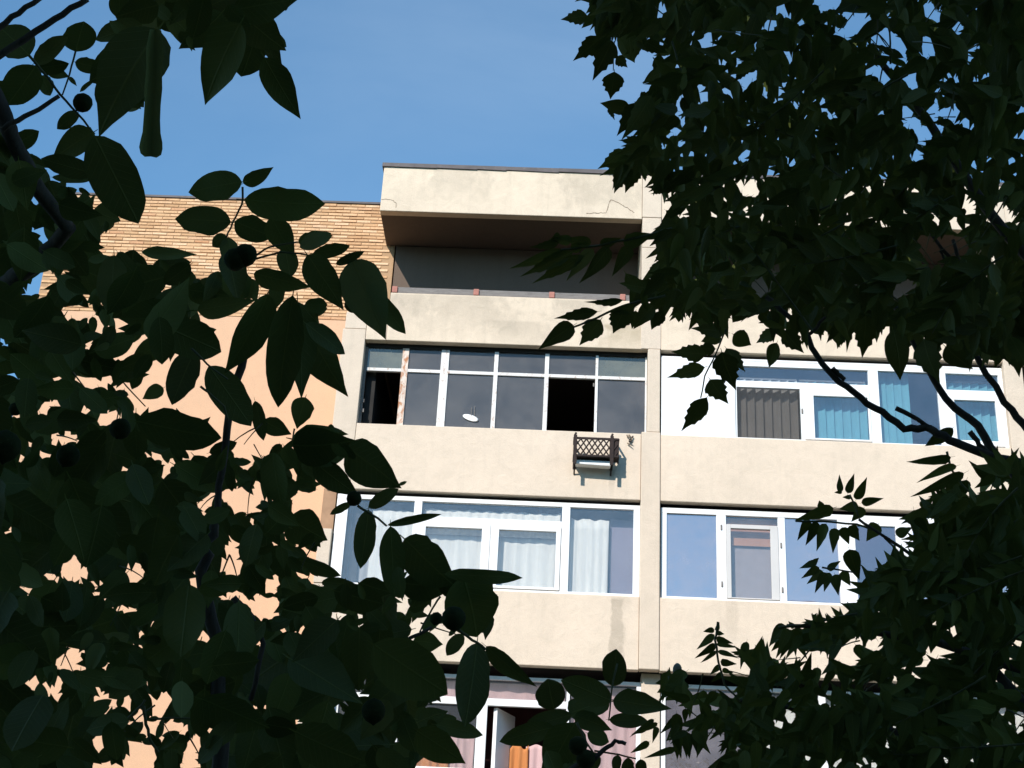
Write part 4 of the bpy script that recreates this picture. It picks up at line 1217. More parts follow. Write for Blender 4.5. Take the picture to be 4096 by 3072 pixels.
HOLES_W += [C(12, h) for h in ([(620, 180), (680, 135), (810, 165), (805, 260), (670, 275)], [(550, 130), (600, 125), (625, 190), (600, 170)], [(480, 120), (575, 90), (565, 135), (490, 140)], [(400, 130), (480, 130), (470, 170)], [(715, 90), (760, 0), (815, 0), (800, 130)], [(250, 35), (290, 0), (310, 0), (310, 60), (280, 90)], [(30, 165), (90, 145), (50, 185)], [(290, 395), (380, 350), (380, 390), (320, 435)],
    [(520, 362), (568, 362), (555, 408)], [(960, 300), (1000, 330), (930, 400)], [(1150, 225), (1250, 250), (1235, 275), (1145, 280)], [(1275, 278), (1330, 245), (1348, 265)], [(1318, 310), (1342, 300), (1372, 385)], [(1560, 110), (1668, 110), (1650, 150), (1570, 180)], [(1555, 215), (1635, 185), (1605, 265)], [(1328, 643), (1350, 648), (1372, 690), (1350, 690)], [(1290, 720), (1360, 740), (1410, 740), (1415, 770), (1370, 775), (1300, 755)],
    [(1210, 755), (1240, 755), (1275, 790), (1255, 815)], [(1155, 835), (1190, 825), (1225, 870), (1200, 895)], [(1120, 955), (1155, 912), (1140, 950)], [(905, 895), (945, 895), (935, 950), (900, 940)], [(625, 850), (680, 825), (680, 870)], [(505, 720), (555, 740), (550, 775), (520, 760)], [(490, 1100), (545, 1135), (540, 1155), (500, 1145)], [(1005, 1170), (1038, 1138), (1020, 1180)], [(1500, 1050), (1550, 1030), (1585, 1050), (1580, 1075), (1520, 1052)],
    [(1635, 760), (1720, 805), (1670, 805)], [(1700, 850), (1740, 865), (1720, 885)], [(0, 740), (120, 735), (150, 770), (80, 895), (0, 890)], [(135, 895), (195, 805), (160, 890)], [(90, 990), (110, 930), (180, 930), (245, 975), (230, 1005), (170, 1010), (140, 985)], [(0, 930), (60, 925), (5, 1020)], [(60, 1040), (90, 1025), (150, 1065), (100, 1100)], [(175, 1220), (290, 1000), (310, 1000), (285, 1080), (320, 1220)], [(330, 970), (400, 945), (410, 1000)], [(0, 640), (55, 635), (0, 720)], [(0, 1100), (40, 1110), (10, 1200), (0, 1200)])]
HOLES_W += [C(6, h) for h in ([(390, 370), (440, 360), (470, 290), (495, 290), (490, 370), (560, 400), (550, 450), (520, 510), (480, 515), (490, 480), (415, 490), (400, 430)], [(530, 510), (590, 475), (630, 540), (590, 545)], [(250, 410), (380, 450), (370, 475), (320, 468)], [(105, 500), (205, 538), (190, 562), (130, 540)], [(210, 582), (275, 532), (245, 575)], [(800, 380), (850, 365), (900, 380), (920, 450), (850, 485), (800, 430)], [(720, 618), (800, 648), (870, 652), (850, 678), (760, 665)],
    [(610, 562), (650, 570), (668, 612)], [(280, 740), (320, 740), (310, 790)], [(590, 770), (655, 762), (615, 797)], [(0, 100), (25, 75), (40, 125), (0, 135)], [(980, 600), (1040, 590), (1000, 622)], [(1085, 395), (1130, 400), (1110, 425), (1090, 422)], [(1170, 400), (1260, 415), (1250, 500), (1230, 525), (1200, 480), (1230, 450), (1170, 418)], [(1300, 408), (1380, 395), (1440, 320), (1420, 210), (1470, 200), (1515, 270), (1510, 360), (1535, 440), (1440, 420)], [(1400, 180), (1420, 150), (1445, 185)],
    [(360, 960), (480, 890), (565, 920), (480, 940), (550, 1020), (450, 1040), (360, 1015)], [(630, 1015), (660, 980), (690, 990), (680, 1030)], [(165, 1110), (260, 1080), (250, 1130), (310, 1110), (300, 1180), (200, 1170)], [(300, 1190), (340, 1130), (390, 1160), (380, 1210), (350, 1240)], [(350, 1078), (405, 1105), (400, 1128)], [(600, 1230), (640, 1110), (660, 1190), (740, 1250), (735, 1310), (660, 1310), (710, 1265), (610, 1250)], [(755, 1350), (790, 1200), (870, 1260)], [(795, 1390), (910, 1265), (915, 1340)],
    [(930, 1090), (1005, 1075), (945, 1165)], [(850, 1420), (920, 1385), (920, 1440)], [(935, 1380), (1010, 1370), (960, 1465)], [(560, 1480), (645, 1460), (640, 1490), (570, 1502)], [(590, 1530), (650, 1505), (665, 1550)], [(775, 1570), (960, 1520), (985, 1550), (960, 1680), (790, 1680)], [(785, 1500), (930, 1488), (800, 1548)], [(580, 1640), (770, 1640), (770, 1680), (580, 1680)], [(1835, 40), (1890, -20), (2035, -20), (2035, 145), (1900, 70)], [(1550, 70), (1625, 105), (1610, 125)], [(1780, 200), (1820, 160), (1880, 240), (1830, 215)],
    [(1700, 265), (1730, 220), (1755, 250)], [(1840, 260), (2030, 290), (2040, 345), (1880, 300)], [(1810, 330), (1850, 360), (1910, 440), (2010, 470), (2150, 455), (2150, 500), (2060, 510), (1890, 460)], [(1250, -20), (1280, 0), (1270, 72)])]
HOLES_W += [C(9, h) for h in ([(375, 385), (400, 310), (500, 245), (515, 300), (440, 355)], [(450, 215), (500, 198), (600, 205), (680, 215), (728, 245), (600, 225), (580, 275)], [(515, 130), (570, 118), (628, 170), (560, 188)], [(460, 378), (510, 338), (620, 328), (590, 378)])]
wal.mass(MASS_W, HOLES_W)
wal.hole_at(4, [(1420, 8, 26), (1495, 215, 24), (1550, 365, 18), (980, 210, 16), (1080, 70, 16), (220, 1262, 26), (485, 1220, 16), (497, 1545, 16)])
wal.hole_at(5, [(185, 1218, 16), (130, 1320, 22), (1080, 1335, 20), (770, 1385, 22), (338, 1570, 14), (1180, 1333, 14), (1470, 1462, 18), (1612, 1470, 16), (75, 430, 12), (655, 330, 14), (1895, 1268, 14)])
wal.hole_at(12, [(700, 435, 17), (1465, 222, 18), (1630, 433, 16), (745, 850, 18), (1460, 1040, 17), (365, 75, 12), (250, 262, 14), (840, 350, 16), (800, 592, 10), (1068, 585, 10), (1435, 575, 14)])
wal.hole_at(6, [(645, 497, 16), (50, 160, 24), (965, 765, 14), (885, 812, 18), (530, 1308, 14), (460, 1340, 16), (880, 905, 22), (945, 905, 16), (810, 915, 12)])
angW = lambda x, y: math.pi / 2 + random.gauss(0, 1.0)
wal.fill_single(WAL, (180, 350), (.44, .58), (2.3, 4.0), angW, .95, dead_r=2)
wal.fill_single(WAL[9:] + WAL[:4], (95, 190), (.36, .5), (2.6, 4.4), angW, .985, dead_r=0, extra=400)
wal.fringe(WAL[9:] + WAL[:3], 150, (75, 140), (.34, .46), (2.5, 3.6), .3, out=.34, inner=True)
wal.sprigs(20, (80, 170), 6, (2.5, 3.4))
# stalks, twigs and limbs that show
for c, p, w, d in ((4, [(180, 350), (300, 485), (380, 600), (490, 715), (598, 850)], 11, 2.6), (4, [(478, 325), (440, 470), (392, 600)], 8, 2.6), (4, [(1535, 1180), (1530, 1290), (1470, 1410), (1430, 1500)], 9, 2.4),
                   (4, [(1610, 1620), (1700, 1560), (1885, 1530)], 9, 2.4), (4, [(1600, 1640), (1780, 1590), (1955, 1612)], 9, 2.4), (2, [(320, 585), (400, 635), (482, 695)], 11, 2.4), (9, [(670, 330), (770, 410), (862, 470)], 13, 2.2), (9, [(570, 135), (520, 210), (440, 360)], 9, 2.4),
                   (9, [(1690, 560), (1655, 720), (1635, 920)], 8, 2.3), (9, [(1430, 930), (1480, 1030), (1550, 1150)], 10, 2.3), (9, [(1545, 1110), (1700, 1135), (1810, 1162)], 8, 2.3), (5, [(1210, 620), (1310, 720), (1440, 820)], 9, 2.4), (5, [(1265, 860), (1340, 920), (1420, 990), (1440, 1080)], 10, 2.4),
                   (5, [(780, 840), (840, 905), (920, 990)], 6, 2.6), (5, [(1860, 1130), (1850, 1195)], 8, 2.4), (12, [(0, 915), (120, 905), (330, 915)], 10, 2.6), (6, [(770, 1380), (860, 1300), (920, 1230)], 12, 2.6), (6, [(905, 1270), (925, 1380), (950, 1480), (1000, 1560)], 14, 2.6)):
    wal.stalk(c, p, w, d)
for c, p, w, d in ((4, [(20, 815), (150, 730), (250, 690), (370, 612)], 22, 2.6), (4, [(-200, 490), (0, 355), (230, 190), (400, 90), (560, -15)], 30, 2.5), (4, [(-250, 330), (0, 165), (120, 85), (260, -20)], 26, 2.5),
                   (9, [(1540, 1165), (1610, 1105), (1680, 1050), (1742, 1064)], 20, 2.3), (9, [(360, 410), (440, 370), (520, 330)], 16, 2.3), (5, [(1640, 330), (1560, 600), (1450, 1000), (1430, 1200), (1390, 1500), (1380, 1659)], 36, 2.7)):
    wal.stalk(c, p, w, d, name='twig', mat='bark')
wal.stalk(6, [(1390, 60), (1300, 250), (1290, 500), (1370, 900), (1395, 1300), (1385, 1900)], (36, 66), 2.7, name='branch', mat='bark')
wal.stalk(12, [(520, 140), (640, 260), (720, 440), (640, 800)], 26, 2.8, name='twig', mat='bark')
L1 = [at(*C(4, [p])[0], d) for p, d in (((-420, 1400), 3.1), ((-150, 420), 2.75), ((10, 690), 2.7), ((70, 860), 2.7), ((250, 1210), 2.75), ((430, 1440), 2.8))]
wal.limb(L1, (.034, .020, .015, .0145, .014, .013))
L2 = [at(*C(4, [p])[0], d) for p, d in (((440, 1430), 2.8), ((330, 1560), 2.85), ((210, 1670), 2.9), ((-100, 1900), 3.1), ((-900, 2300), 3.7))]
wal.limb(L2, (.013, .015, .017, .02, .035))
tb = wal.root.location
wal.limb([(tb.x, tb.y, -.1), (tb.x + .05, tb.y, 1.2), (tb.x - .03, tb.y + .05, 2.4), (tb.x + .05, tb.y, 3.6), (tb.x + .2, tb.y - .1, 5.0), (tb.x + .3, tb.y - .2, 6.4)], (.17, .13, .11, .085, .05, .02), 'trunk')
wal.limb([(tb.x, tb.y + .02, 2.2), tuple(at(-700, 3000, 3.3)), tuple(at(300, 3450, 2.8)), tuple(at(876, 3230, 2.7))], (.05, .035, .02, .0155))
wal.limb([(tb.x + .05, tb.y, 3.4), tuple(at(*C(4, [(-420, 1400)])[0], 3.1))], (.05, .034))
wal.limb([(tb.x + .1, tb.y, 4.2), tuple(at(-300, -500, 2.7)), tuple(at(300, -250, 2.3)), tuple(at(650, -30, 2.0))], (.04, .02, .012, .006))
wal.limb([tuple(at(300, 3450, 2.8)), tuple(at(1300, 3350, 2.5)), tuple(at(2120, 3180, 2.35)), tuple(at(2370, 3030, 2.3))], (.014, .010, .006, .004))
for a in ((4, 523, 650, 58, 2.6), (4, 1552, 1612, 72, 2.4), (5, 30, 1240, 95, 2.2), (5, 430, 1300, 70, 2.7), (5, 760, 1130, 65, 2.6), (5, 100, 1005, 40, 2.9), (2, 298, 545, 42, 2.4), (9, 655, 275, 76, 2.2), (9, 545, 275, 40, 2.25), (9, 1440, 1080, 58, 2.25), (9, 1490, 1165, 60, 2.3), (5, 1490, 60, 72, 2.4), (9, 150, 860, 75, 2.3)):
    nut(wal, *a)
wal.crown(WAL, (-2.0, -19.0, 5.6), (2.8, 2.4, 1.9), 4200, .15, (.42, .55))
wal.finish()

# ================================================================== maple with toothed, drooping leaflets, upper right
random.seed(202); np.random.seed(202)
MAP = shapes('tooth', M['leaf_maple'], 8, bend=(-.3, .3)) + shapes('ovate', M['leaf_maple'], 4, bend=(-.3, .3))
LAN = shapes('lance', M['leaf_maple'], 6, bend=(-.35, .35))
mapl = Tree('ash_leaved_maple', 'maple with coarse toothed drooping leaflets, filling the upper right', tuple(at(5100, 1500, 5.6).xy) + (0,), M['leaf_maple'])
dM = lambda Lp: max(3.2, min(4.8, 4.0 * (150 / max(50, Lp)) ** .35))
mapl.explicit(7, [(175, 75, 48, 92, 72), (240, 175, 104, 282, 92), (290, 190, 204, 372, 112), (325, 165, 405, 292, 85), (310, 265, 366, 312, 60), (300, 335, 288, 462, 108), (372, 512, 234, 482, 70), (430, 480, 308, 632, 105), (472, 448, 344, 662, 110), (590, 300, 428, 388, 70), (520, 330, 432, 384, 50),
                  (362, 708, 218, 788, 80), (382, 742, 233, 828, 60), (362, 780, 284, 892, 80), (402, 780, 345, 908, 80), (430, 40, 500, 180, 110), (350, 90, 420, 240, 90), (250, 30, 190, 75, 60), (200, 0, 290, -20, 60), (440, 190, 545, 262, 70), (275, 500, 300, 560, 30), (420, 460, 480, 430, 50),
                  (530, 860, 455, 890, 30), (540, 800, 470, 860, 40), (540, 880, 470, 915, 24), (400, 800, 410, 850, 30), (440, 800, 445, 850, 30), (1370, 130, 1330, 60, 60), (1290, 80, 1270, 50, 50), (1700, 130, 1745, 150, 60), (1790, 160, 1900, 145, 60), (1650, 270, 1490, 200, 40), (1660, 300, 1530, 255, 30)], MAP, dM)
mapl.explicit(1, [(1450, 692, 1158, 797, 70), (1510, 700, 1218, 848, 84), (1570, 720, 1286, 884, 80), (1620, 688, 1464, 854, 74), (1705, 676, 1568, 890, 88), (1825, 672, 1734, 842, 78), (1432, 648, 1272, 684, 56), (1440, 612, 1378, 640, 52), (1610, 652, 1440, 632, 62), (1660, 662, 1780, 628, 60), (1790, 655, 1960, 590, 90), (1500, 690, 1600, 640, 60), (1500, 640, 1380, 620, 60),
                  (1932, 905, 1758, 884, 84), (1785, 968, 1568, 985, 46), (1645, 1032, 1408, 1076, 74), (1512, 1108, 1312, 1234, 108), (1662, 1078, 1554, 1228, 128), (1792, 1020, 1735, 1152, 138), (1850, 1010, 1690, 1040, 60), (1955, 1000, 1838, 1124, 96), (2005, 1030, 1948, 1134, 80), (2020, 900, 1890, 850, 70), (1990, 760, 1912, 850, 40), (1985, 800, 1925, 890, 40), (2010, 700, 1960, 760, 40)], LAN + MAP[:3], lambda L: 3.7)
mapl.explicit(3, [(560, 180, 365, 145, 90), (600, 190, 702, 245, 100), (530, 200, 420, 230, 80), (446, 300, 252, 286, 105), (440, 372, 234, 442, 92), (452, 540, 318, 724, 112), (470, 440, 556, 578, 128), (535, 288, 592, 512, 150), (560, 268, 664, 404, 92), (500, 270, 380, 262, 80), (832, 178, 716, 238, 80), (840, 238, 795, 380, 76), (880, 168, 972, 304, 112), (1210, 128, 1158, 268, 104), (1330, 88, 1326, 330, 128), (1482, 168, 1556, 440, 134), (1652, 218, 1702, 466, 156), (1772, 258, 1908, 394, 112),
                  (1812, 708, 1658, 818, 72), (60, 60, 40, 162, 80), (190, 70, 145, 165, 60), (1040, 130, 1100, 195, 70), (1590, 120, 1600, 250, 120), (1880, 200, 1960, 330, 120), (640, 60, 600, 130, 70), (1450, 60, 1390, 200, 100), (300, 60, 300, 125, 50), (950, 20, 1000, 110, 90), (1250, 30, 1320, 110, 80), (760, 60, 800, 140, 80)], MAP, dM)
MASS_M = [C(7, [(190, -160), (180, 60), (240, 140), (230, 200), (290, 180), (400, 230), (440, 240), (480, 260), (570, 260), (500, 350), (520, 400), (480, 480), (390, 510), (430, 600), (420, 660), (350, 720), (290, 790), (310, 840), (400, 790), (500, 830), (520, 900), (530, 1020), (500, 1080), (490, 1180), (510, 1230), (480, 1290), (470, 1350), (380, 1390), (440, 1410), (600, 1440), (640, 1480), (2360, 1700), (2360, -160)])]
CUT_M = [C(3, [(-20, 140), (60, 130), (160, 120), (250, 50), (310, 110), (370, 140), (450, 200), (600, 240), (690, 230), (740, 150), (870, 170), (1040, 190), (1100, 130), (1140, 170), (1250, 190), (1380, 130), (1500, 130), (1590, 220), (1640, 220), (1780, 240), (1900, 340), (1930, 440), (1960, 590), (2060, 640), (2080, 740), (2060, 810), (2120, 860), (2320, 960), (2320, 1500), (-40, 1500)])]
HOLES_M = CUT_M + [C(7, h) for h in ([(440, 170), (510, 198), (510, 222), (450, 205)], [(700, 200), (730, 145), (760, 160), (755, 210), (730, 230)], [(690, 410), (700, 375), (735, 470), (710, 485)], [(593, 480), (605, 455), (618, 560), (640, 592), (600, 560)], [(548, 632), (590, 598), (612, 622)], [(785, 422), (820, 412), (865, 462)], [(885, 400), (910, 350), (970, 330), (960, 360), (900, 430)], [(988, 430), (1012, 418), (1018, 462)], [(1050, 398), (1097, 420), (1080, 445)],
    [(1138, 478), (1162, 478), (1157, 528)], [(1250, 468), (1292, 468), (1280, 494)], [(1268, 498), (1297, 510), (1280, 528)], [(500, 30), (530, 18), (548, 45), (520, 82)], [(858, 155), (902, 142), (880, 172)], [(998, 100), (1052, 88), (1032, 152)], [(1098, 250), (1122, 238), (1117, 292)], [(760, 302), (830, 278), (832, 302)], [(1040, 35), (1090, 30), (1110, 60), (1150, 48), (1100, 74)], [(1210, -30), (1370, -30), (1340, 40), (1260, 50)],
    [(1335, 90), (1400, 60), (1505, 75), (1500, 95), (1430, 130), (1440, 160), (1340, 175)], [(1578, 38), (1592, 82), (1568, 82)], [(1740, 10), (1780, 5), (1800, 50), (1830, 40), (1820, 80), (1790, 110), (1760, 60)], [(1880, 120), (1935, 110), (1940, 130), (1910, 165)], [(1495, 180), (1570, 130), (1640, 190), (1650, 220), (1600, 230), (1520, 215)], [(1530, 260), (1620, 240), (1670, 265), (1640, 310), (1600, 290)], [(1480, 320), (1560, 308), (1590, 382), (1490, 352)], [(1640, 360), (1690, 345), (1720, 400), (1680, 415)],
    [(1735, 190), (1780, 170), (1780, 250), (1750, 270)], [(1850, 348), (1920, 355), (1870, 370)], [(1650, 590), (1655, 480), (1690, 530), (1740, 590)], [(1755, 520), (1800, 465), (1810, 490), (1800, 560)], [(1815, 540), (1830, 500), (1915, 500), (1900, 560)], [(1910, 580), (1945, 545), (1965, 580), (1950, 605)], [(1690, 600), (1780, 595), (1850, 590), (1790, 622), (1700, 622)], [(1690, 745), (1705, 690), (1755, 750)], [(1720, 636), (1780, 652), (1720, 660)], [(2165, 520), (2230, 490), (2230, 530)], [(2190, 640), (2230, 600), (2230, 660)],
    [(1935, 940), (1945, 930), (1995, 970), (1980, 1000), (1945, 1000)], [(2030, 1030), (2100, 935), (2180, 1020), (2120, 1045)], [(1870, 1030), (1885, 1018), (1920, 1070), (1880, 1072)], [(1940, 870), (1970, 838), (1960, 882)], [(865, 845), (960, 850), (980, 900), (940, 925), (900, 900)], [(878, 982), (932, 958), (912, 988)], [(598, 1012), (632, 983), (617, 1024)], [(1378, 1040), (1395, 1023), (1407, 1050), (1385, 1064)], [(1538, 1028), (1552, 1028), (1557, 1058), (1540, 1058)], [(880, 712), (920, 698), (960, 708), (900, 724)], [(868, 740), (920, 738), (910, 758)], [(1248, 1052), (1282, 1043), (1265, 1058)],
    [(1715, 1110), (1940, 1110), (1950, 1170), (1920, 1200), (1850, 1180), (1800, 1240), (1760, 1230)], [(1050, 1220), (1080, 1260), (1030, 1280)], [(940, 1320), (1000, 1290), (1020, 1370), (970, 1390)], [(1600, 1340), (1680, 1300), (1700, 1340), (1620, 1390)], [(830, 1490), (870, 1470), (930, 1490), (990, 1460), (1030, 1470), (960, 1517), (840, 1517)])]
mapl.mass(MASS_M, CUT_M)
mapl.solid = mapl.allow.copy()
mapl.hole[:] = False
mapl.mass([], HOLES_M[1:])
mapl.solid |= mapl.allow
mapl.hole_at(7, [(1312, 542, 13), (565, 905, 15), (555, 965, 12), (760, 1005, 11), (835, 1018, 11), (985, 1018, 11), (1485, 880, 13), (1395, 912, 13), (1710, 895, 13), (1030, 810, 17), (1137, 762, 11), (1110, 1475, 16), (885, 285, 10), (855, 350, 10), (660, 715, 9), (530, 690, 9), (605, 665, 10), (725, 600, 10), (1295, 740, 8), (1880, 765, 12), (1980, 770, 11), (2045, 745, 12), (2155, 750, 12), (1555, 520, 12), (1815, 420, 12), (2030, 350, 10), (1960, 265, 14), (1980, 220, 12), (1800, 1020, 12), (1545, 835, 9), (610, 780, 10), (2110, 850, 11), (1180, 100, 12), (1140, 210, 9)])
angR = lambda x, y: math.pi * .86 + random.gauss(0, .55)
mapl.fill_fronds(MAP[:6] + LAN + LAN, (260, 460), (4, 7), (105, 165), (.28, .40), (3.4, 5.4), angR, .86, 700)
mapl.fill_single(MAP[:6] + LAN + LAN, (90, 165), (.30, .44), (3.4, 5.6), lambda x, y: math.pi * .62 + random.gauss(0, .7), .972, extra=500, dead_r=0)
mapl.sprigs(24, (80, 200), 6, (3.6, 4.4))
mapl.fringe(LAN + MAP, 190, (90, 170), (.30, .42), (3.5, 4.6), .8)
for c, p, w, d in ((3, [(2250, 905), (2050, 868), (1830, 790), (1730, 738), (1660, 706), (1550, 712), (1420, 622), (1300, 540), (1180, 450), (1050, 300), (1010, 200), (900, 80), (780, -20)], (36, 20), 3.9), (3, [(2330, 1150), (2062, 872), (1950, 690), (1820, 600), (1700, 430), (1580, 200), (1500, 40)], (38, 20), 4.1), (3, [(2330, 860), (2206, 690), (2100, 560), (1950, 330), (1840, 140)], (34, 20), 4.3), (7, [(2330, 1320), (2050, 1000), (1830, 660), (1720, 500), (1560, 310), (1500, 200)], (46, 20), 4.2)):
    mapl.stalk(c, p, w, d, name='branch', mat='bark')
for c, p, w, d in ((3, [(1500, 595), (1620, 660), (1735, 738)], 20, 3.9), (3, [(1150, 375), (1180, 410), (1215, 445)], 22, 3.9), (3, [(1010, 195), (1060, 150), (1110, 90)], 16, 3.9), (7, [(1965, 1480), (1925, 1270), (1880, 1120)], 18, 4.2), (7, [(1900, 1240), (1830, 1160), (1765, 1070)], 16, 4.2), (7, [(1860, 1250), (1835, 1200), (1820, 1170)], 12, 4.2), (3, [(1910, 730), (1960, 800), (2030, 860)], 22, 4.0)):
    mapl.stalk(c, p, w, d, name='twig', mat='bark')
for c, p, w, d in ((1, [(2060, 575), (1880, 620), (1660, 665), (1440, 690)], 12, 3.7), (1, [(2020, 945), (1800, 995), (1640, 1068), (1510, 1118)], 11, 3.7), (3, [(560, 160), (500, 300), (440, 420), (420, 540)], 7, 3.9), (7, [(300, 190), (295, 330)], 5, 3.9), (7, [(1590, 300), (1585, 150), (1560, 40)], 8, 4.2), (7, [(570, 190), (600, 300), (640, 380)], 7, 4.0)):
    mapl.stalk(c, p, w, d)
tb = mapl.root.location
mapl.limb([(tb.x, tb.y, -.1), (tb.x - .05, tb.y, 1.5), (tb.x + .05, tb.y + .05, 3.0), (tb.x - .1, tb.y, 4.6), (tb.x - .2, tb.y - .1, 6.2), (tb.x - .2, tb.y - .1, 7.8)], (.16, .13, .11, .085, .05, .02), 'trunk')
for (c, p, d, r) in ((3, (2250, 905), 3.9, .016), (3, (2330, 1150), 4.1, .019), (3, (2330, 860), 4.3, .018), (7, (2330, 1320), 4.2, .018)):
    q = at(*C(c, [p])[0], d)
    mapl.limb([(tb.x - .05, tb.y, q.z - .9), tuple((Vector((tb.x, tb.y, q.z - .5)) + q) * .5), tuple(q)], (.06, .035, r))
mapl.crown(MAP + LAN, (3.2, -16.6, 6.8), (2.6, 2.6, 2.4), 6500, .125, (.36, .5))
mapl.finish()

# ================================================================== feathery-leaved tree, lower right
random.seed(303); np.random.seed(303)
FEA = shapes('lance', M['leaf_heaven'], 10, bend=(-.45, .45), curl=(-.1, .5))
fea = Tree('tree_of_heaven', 'young tree with long feathery leaves, filling the lower right corner', tuple(at(4750, 2000, 4.6).xy) + (0,), M['leaf_heaven'])
dF = lambda Lp: max(3.0, min(4.2, 3.6 * (110 / max(40, Lp)) ** .25))
fea.explicit(3, [(1800, 868, 1542, 922, 56), (1832, 918, 1608, 992, 46), (1872, 958, 1588, 1112, 64), (1862, 1000, 1722, 1082, 34), (1190, 1062, 1183, 964, 36), (1232, 1068, 1266, 958, 46), (1278, 1102, 1342, 988, 54), (1308, 1122, 1430, 1094, 48), (1200, 1060, 1155, 1068, 22), (1250, 1090, 1200, 1090, 26), (1085, 1145, 1072, 1108, 40), (1150, 1150, 938, 1225, 70),
                 (1012, 1208, 955, 1342, 50), (1062, 1228, 1004, 1368, 56), (1112, 1238, 1062, 1392, 58), (1160, 1262, 1152, 1404, 58), (1200, 1258, 1242, 1352, 60), (1240, 1250, 1300, 1330, 70), (1290, 1140, 1180, 1160, 60), (1320, 1150, 1250, 1230, 60),
                 (1062, 1450, 958, 1478, 40), (1072, 1478, 974, 1542, 44), (1092, 1498, 1004, 1574, 48), (1112, 1508, 1040, 1614, 50), (1132, 1508, 1094, 1616, 46), (1160, 1518, 1184, 1626, 62), (1042, 1450, 1076, 1430, 30), (1200, 1500, 1250, 1580, 60), (1120, 1490, 1190, 1440, 40), (1240, 1380, 1290, 1560, 90), (1400, 1240, 1330, 1330, 80), (1640, 1150, 1700, 1090, 60), (1560, 1230, 1640, 1170, 60), (1500, 1300, 1590, 1250, 60)], FEA, dF)
fea.explicit(8, [(495, 442, 430, 448, 34), (495, 470, 388, 562, 44), (500, 520, 388, 608, 40), (506, 560, 413, 638, 26), (530, 640, 464, 692, 32), (540, 680, 480, 742, 32), (506, 448, 522, 398, 26), (508, 460, 552, 466, 28), (506, 490, 602, 516, 40), (510, 520, 622, 538, 30), (516, 560, 632, 592, 30), (530, 620, 622, 630, 42), (540, 660, 600, 690, 30),
                 (892, 420, 778, 528, 68), (902, 458, 822, 572, 60), (1062, 400, 978, 402, 22), (1048, 382, 1054, 348, 28), (1060, 378, 1134, 392, 28), (940, 430, 900, 400, 30), (1290, 350, 1270, 335, 40), (240, 720, 245, 648, 34), (215, 730, 165, 745, 30), (260, 720, 300, 700, 30), (240, 760, 180, 790, 50), (290, 790, 220, 830, 60),
                 (290, 1000, 300, 1160, 55), (340, 1010, 362, 1155, 60), (390, 990, 410, 1090, 50), (430, 960, 438, 1100, 56), (500, 930, 540, 1040, 60), (300, 960, 250, 1060, 60), (560, 920, 560, 1010, 60), (740, 545, 715, 600, 40), (700, 590, 640, 620, 40), (160, 940, 30, 1030, 30), (180, 960, 50, 1020, 30)], FEA, dF)
fea.explicit(9, [(1890, 1055, 1772, 1140, 46), (2060, 1100, 1845, 1152, 44), (1940, 960, 1920, 1060, 40), (1880, 960, 1780, 1015, 40), (2110, 990, 2130, 1150, 60), (2060, 1010, 2085, 1160, 60)], FEA, dF)
MASS_F = [C(3, [(2400, 900), (2060, 880), (1870, 1000), (1720, 1090), (1640, 1160), (1570, 1210), (1620, 1290), (1600, 1400), (1500, 1420), (1370, 1510), (1330, 1590), (1270, 1690), (2400, 1690)]),
          C(8, [(1290, 300), (1180, 380), (980, 430), (900, 480), (850, 560), (960, 540), (1000, 570), (1100, 570), (1110, 640), (900, 640), (800, 590), (730, 550), (640, 600), (600, 650), (640, 700), (500, 740), (320, 750), (170, 740), (270, 800), (250, 900), (240, 980), (300, 1120), (360, 1110), (430, 1080), (440, 1040), (550, 1000), (560, 1100), (520, 1209), (520, 1380), (2420, 1380), (2420, 200), (1290, 200)])]
HOLES_F = [C(8, h) for h in ([(830, 610), (880, 560), (920, 590), (960, 545), (1000, 570), (1040, 600), (1120, 570), (1110, 645), (1060, 658), (1000, 625), (900, 635)], [(1180, 590), (1220, 510), (1270, 520), (1270, 560), (1240, 590), (1300, 610), (1300, 640), (1190, 620)], [(1330, 540), (1350, 510), (1410, 505), (1415, 530), (1350, 560)], [(1283, 482), (1322, 472), (1310, 494)], [(1648, 557), (1692, 542), (1680, 568)], [(1720, 550), (1780, 535), (1825, 545), (1820, 580), (1760, 570), (1700, 590)],
    [(1378, 313), (1417, 345), (1390, 349)], [(1558, 290), (1592, 288), (1562, 314)], [(1143, 703), (1170, 703), (1207, 760), (1190, 774)], [(1310, 740), (1400, 730), (1420, 800), (1320, 780)], [(1473, 757), (1490, 702), (1522, 720)], [(795, 790), (840, 765), (880, 770), (840, 812)], [(875, 910), (910, 885), (940, 920), (920, 960)], [(598, 1112), (642, 1076), (642, 1102)], [(1183, 1132), (1202, 1097), (1197, 1137)], [(2050, 720), (2100, 640), (2110, 660), (2070, 735)], [(2070, 880), (2130, 875), (2090, 925)], [(2160, 915), (2230, 890), (2230, 925)], [(1988, 1072), (2052, 1057), (2012, 1084)], [(1908, 1182), (1942, 1137), (1922, 1184)], [(1105, 1240), (1103, 1160), (1127, 1160), (1127, 1240)], [(978, 1162), (1032, 1138), (1022, 1172)],
    [(218, 832), (270, 798), (267, 882)], [(248, 902), (332, 848), (312, 912)], [(368, 882), (400, 868), (412, 912), (390, 934)], [(470, 862), (552, 868), (480, 886)], [(328, 960), (352, 1000), (337, 1062)], [(458, 1022), (492, 978), (482, 1042)], [(580, 640), (690, 640), (700, 700), (620, 690)], [(320, 745), (480, 700), (560, 740), (640, 820), (520, 780), (420, 790)], [(940, 770), (985, 740), (1000, 720), (990, 760)], [(1110, 790), (1150, 785), (1155, 800)], [(1070, 715), (1092, 715), (1090, 760), (1072, 745)], [(835, 700), (850, 690), (845, 740)], [(1250, 730), (1270, 715), (1265, 745)])]
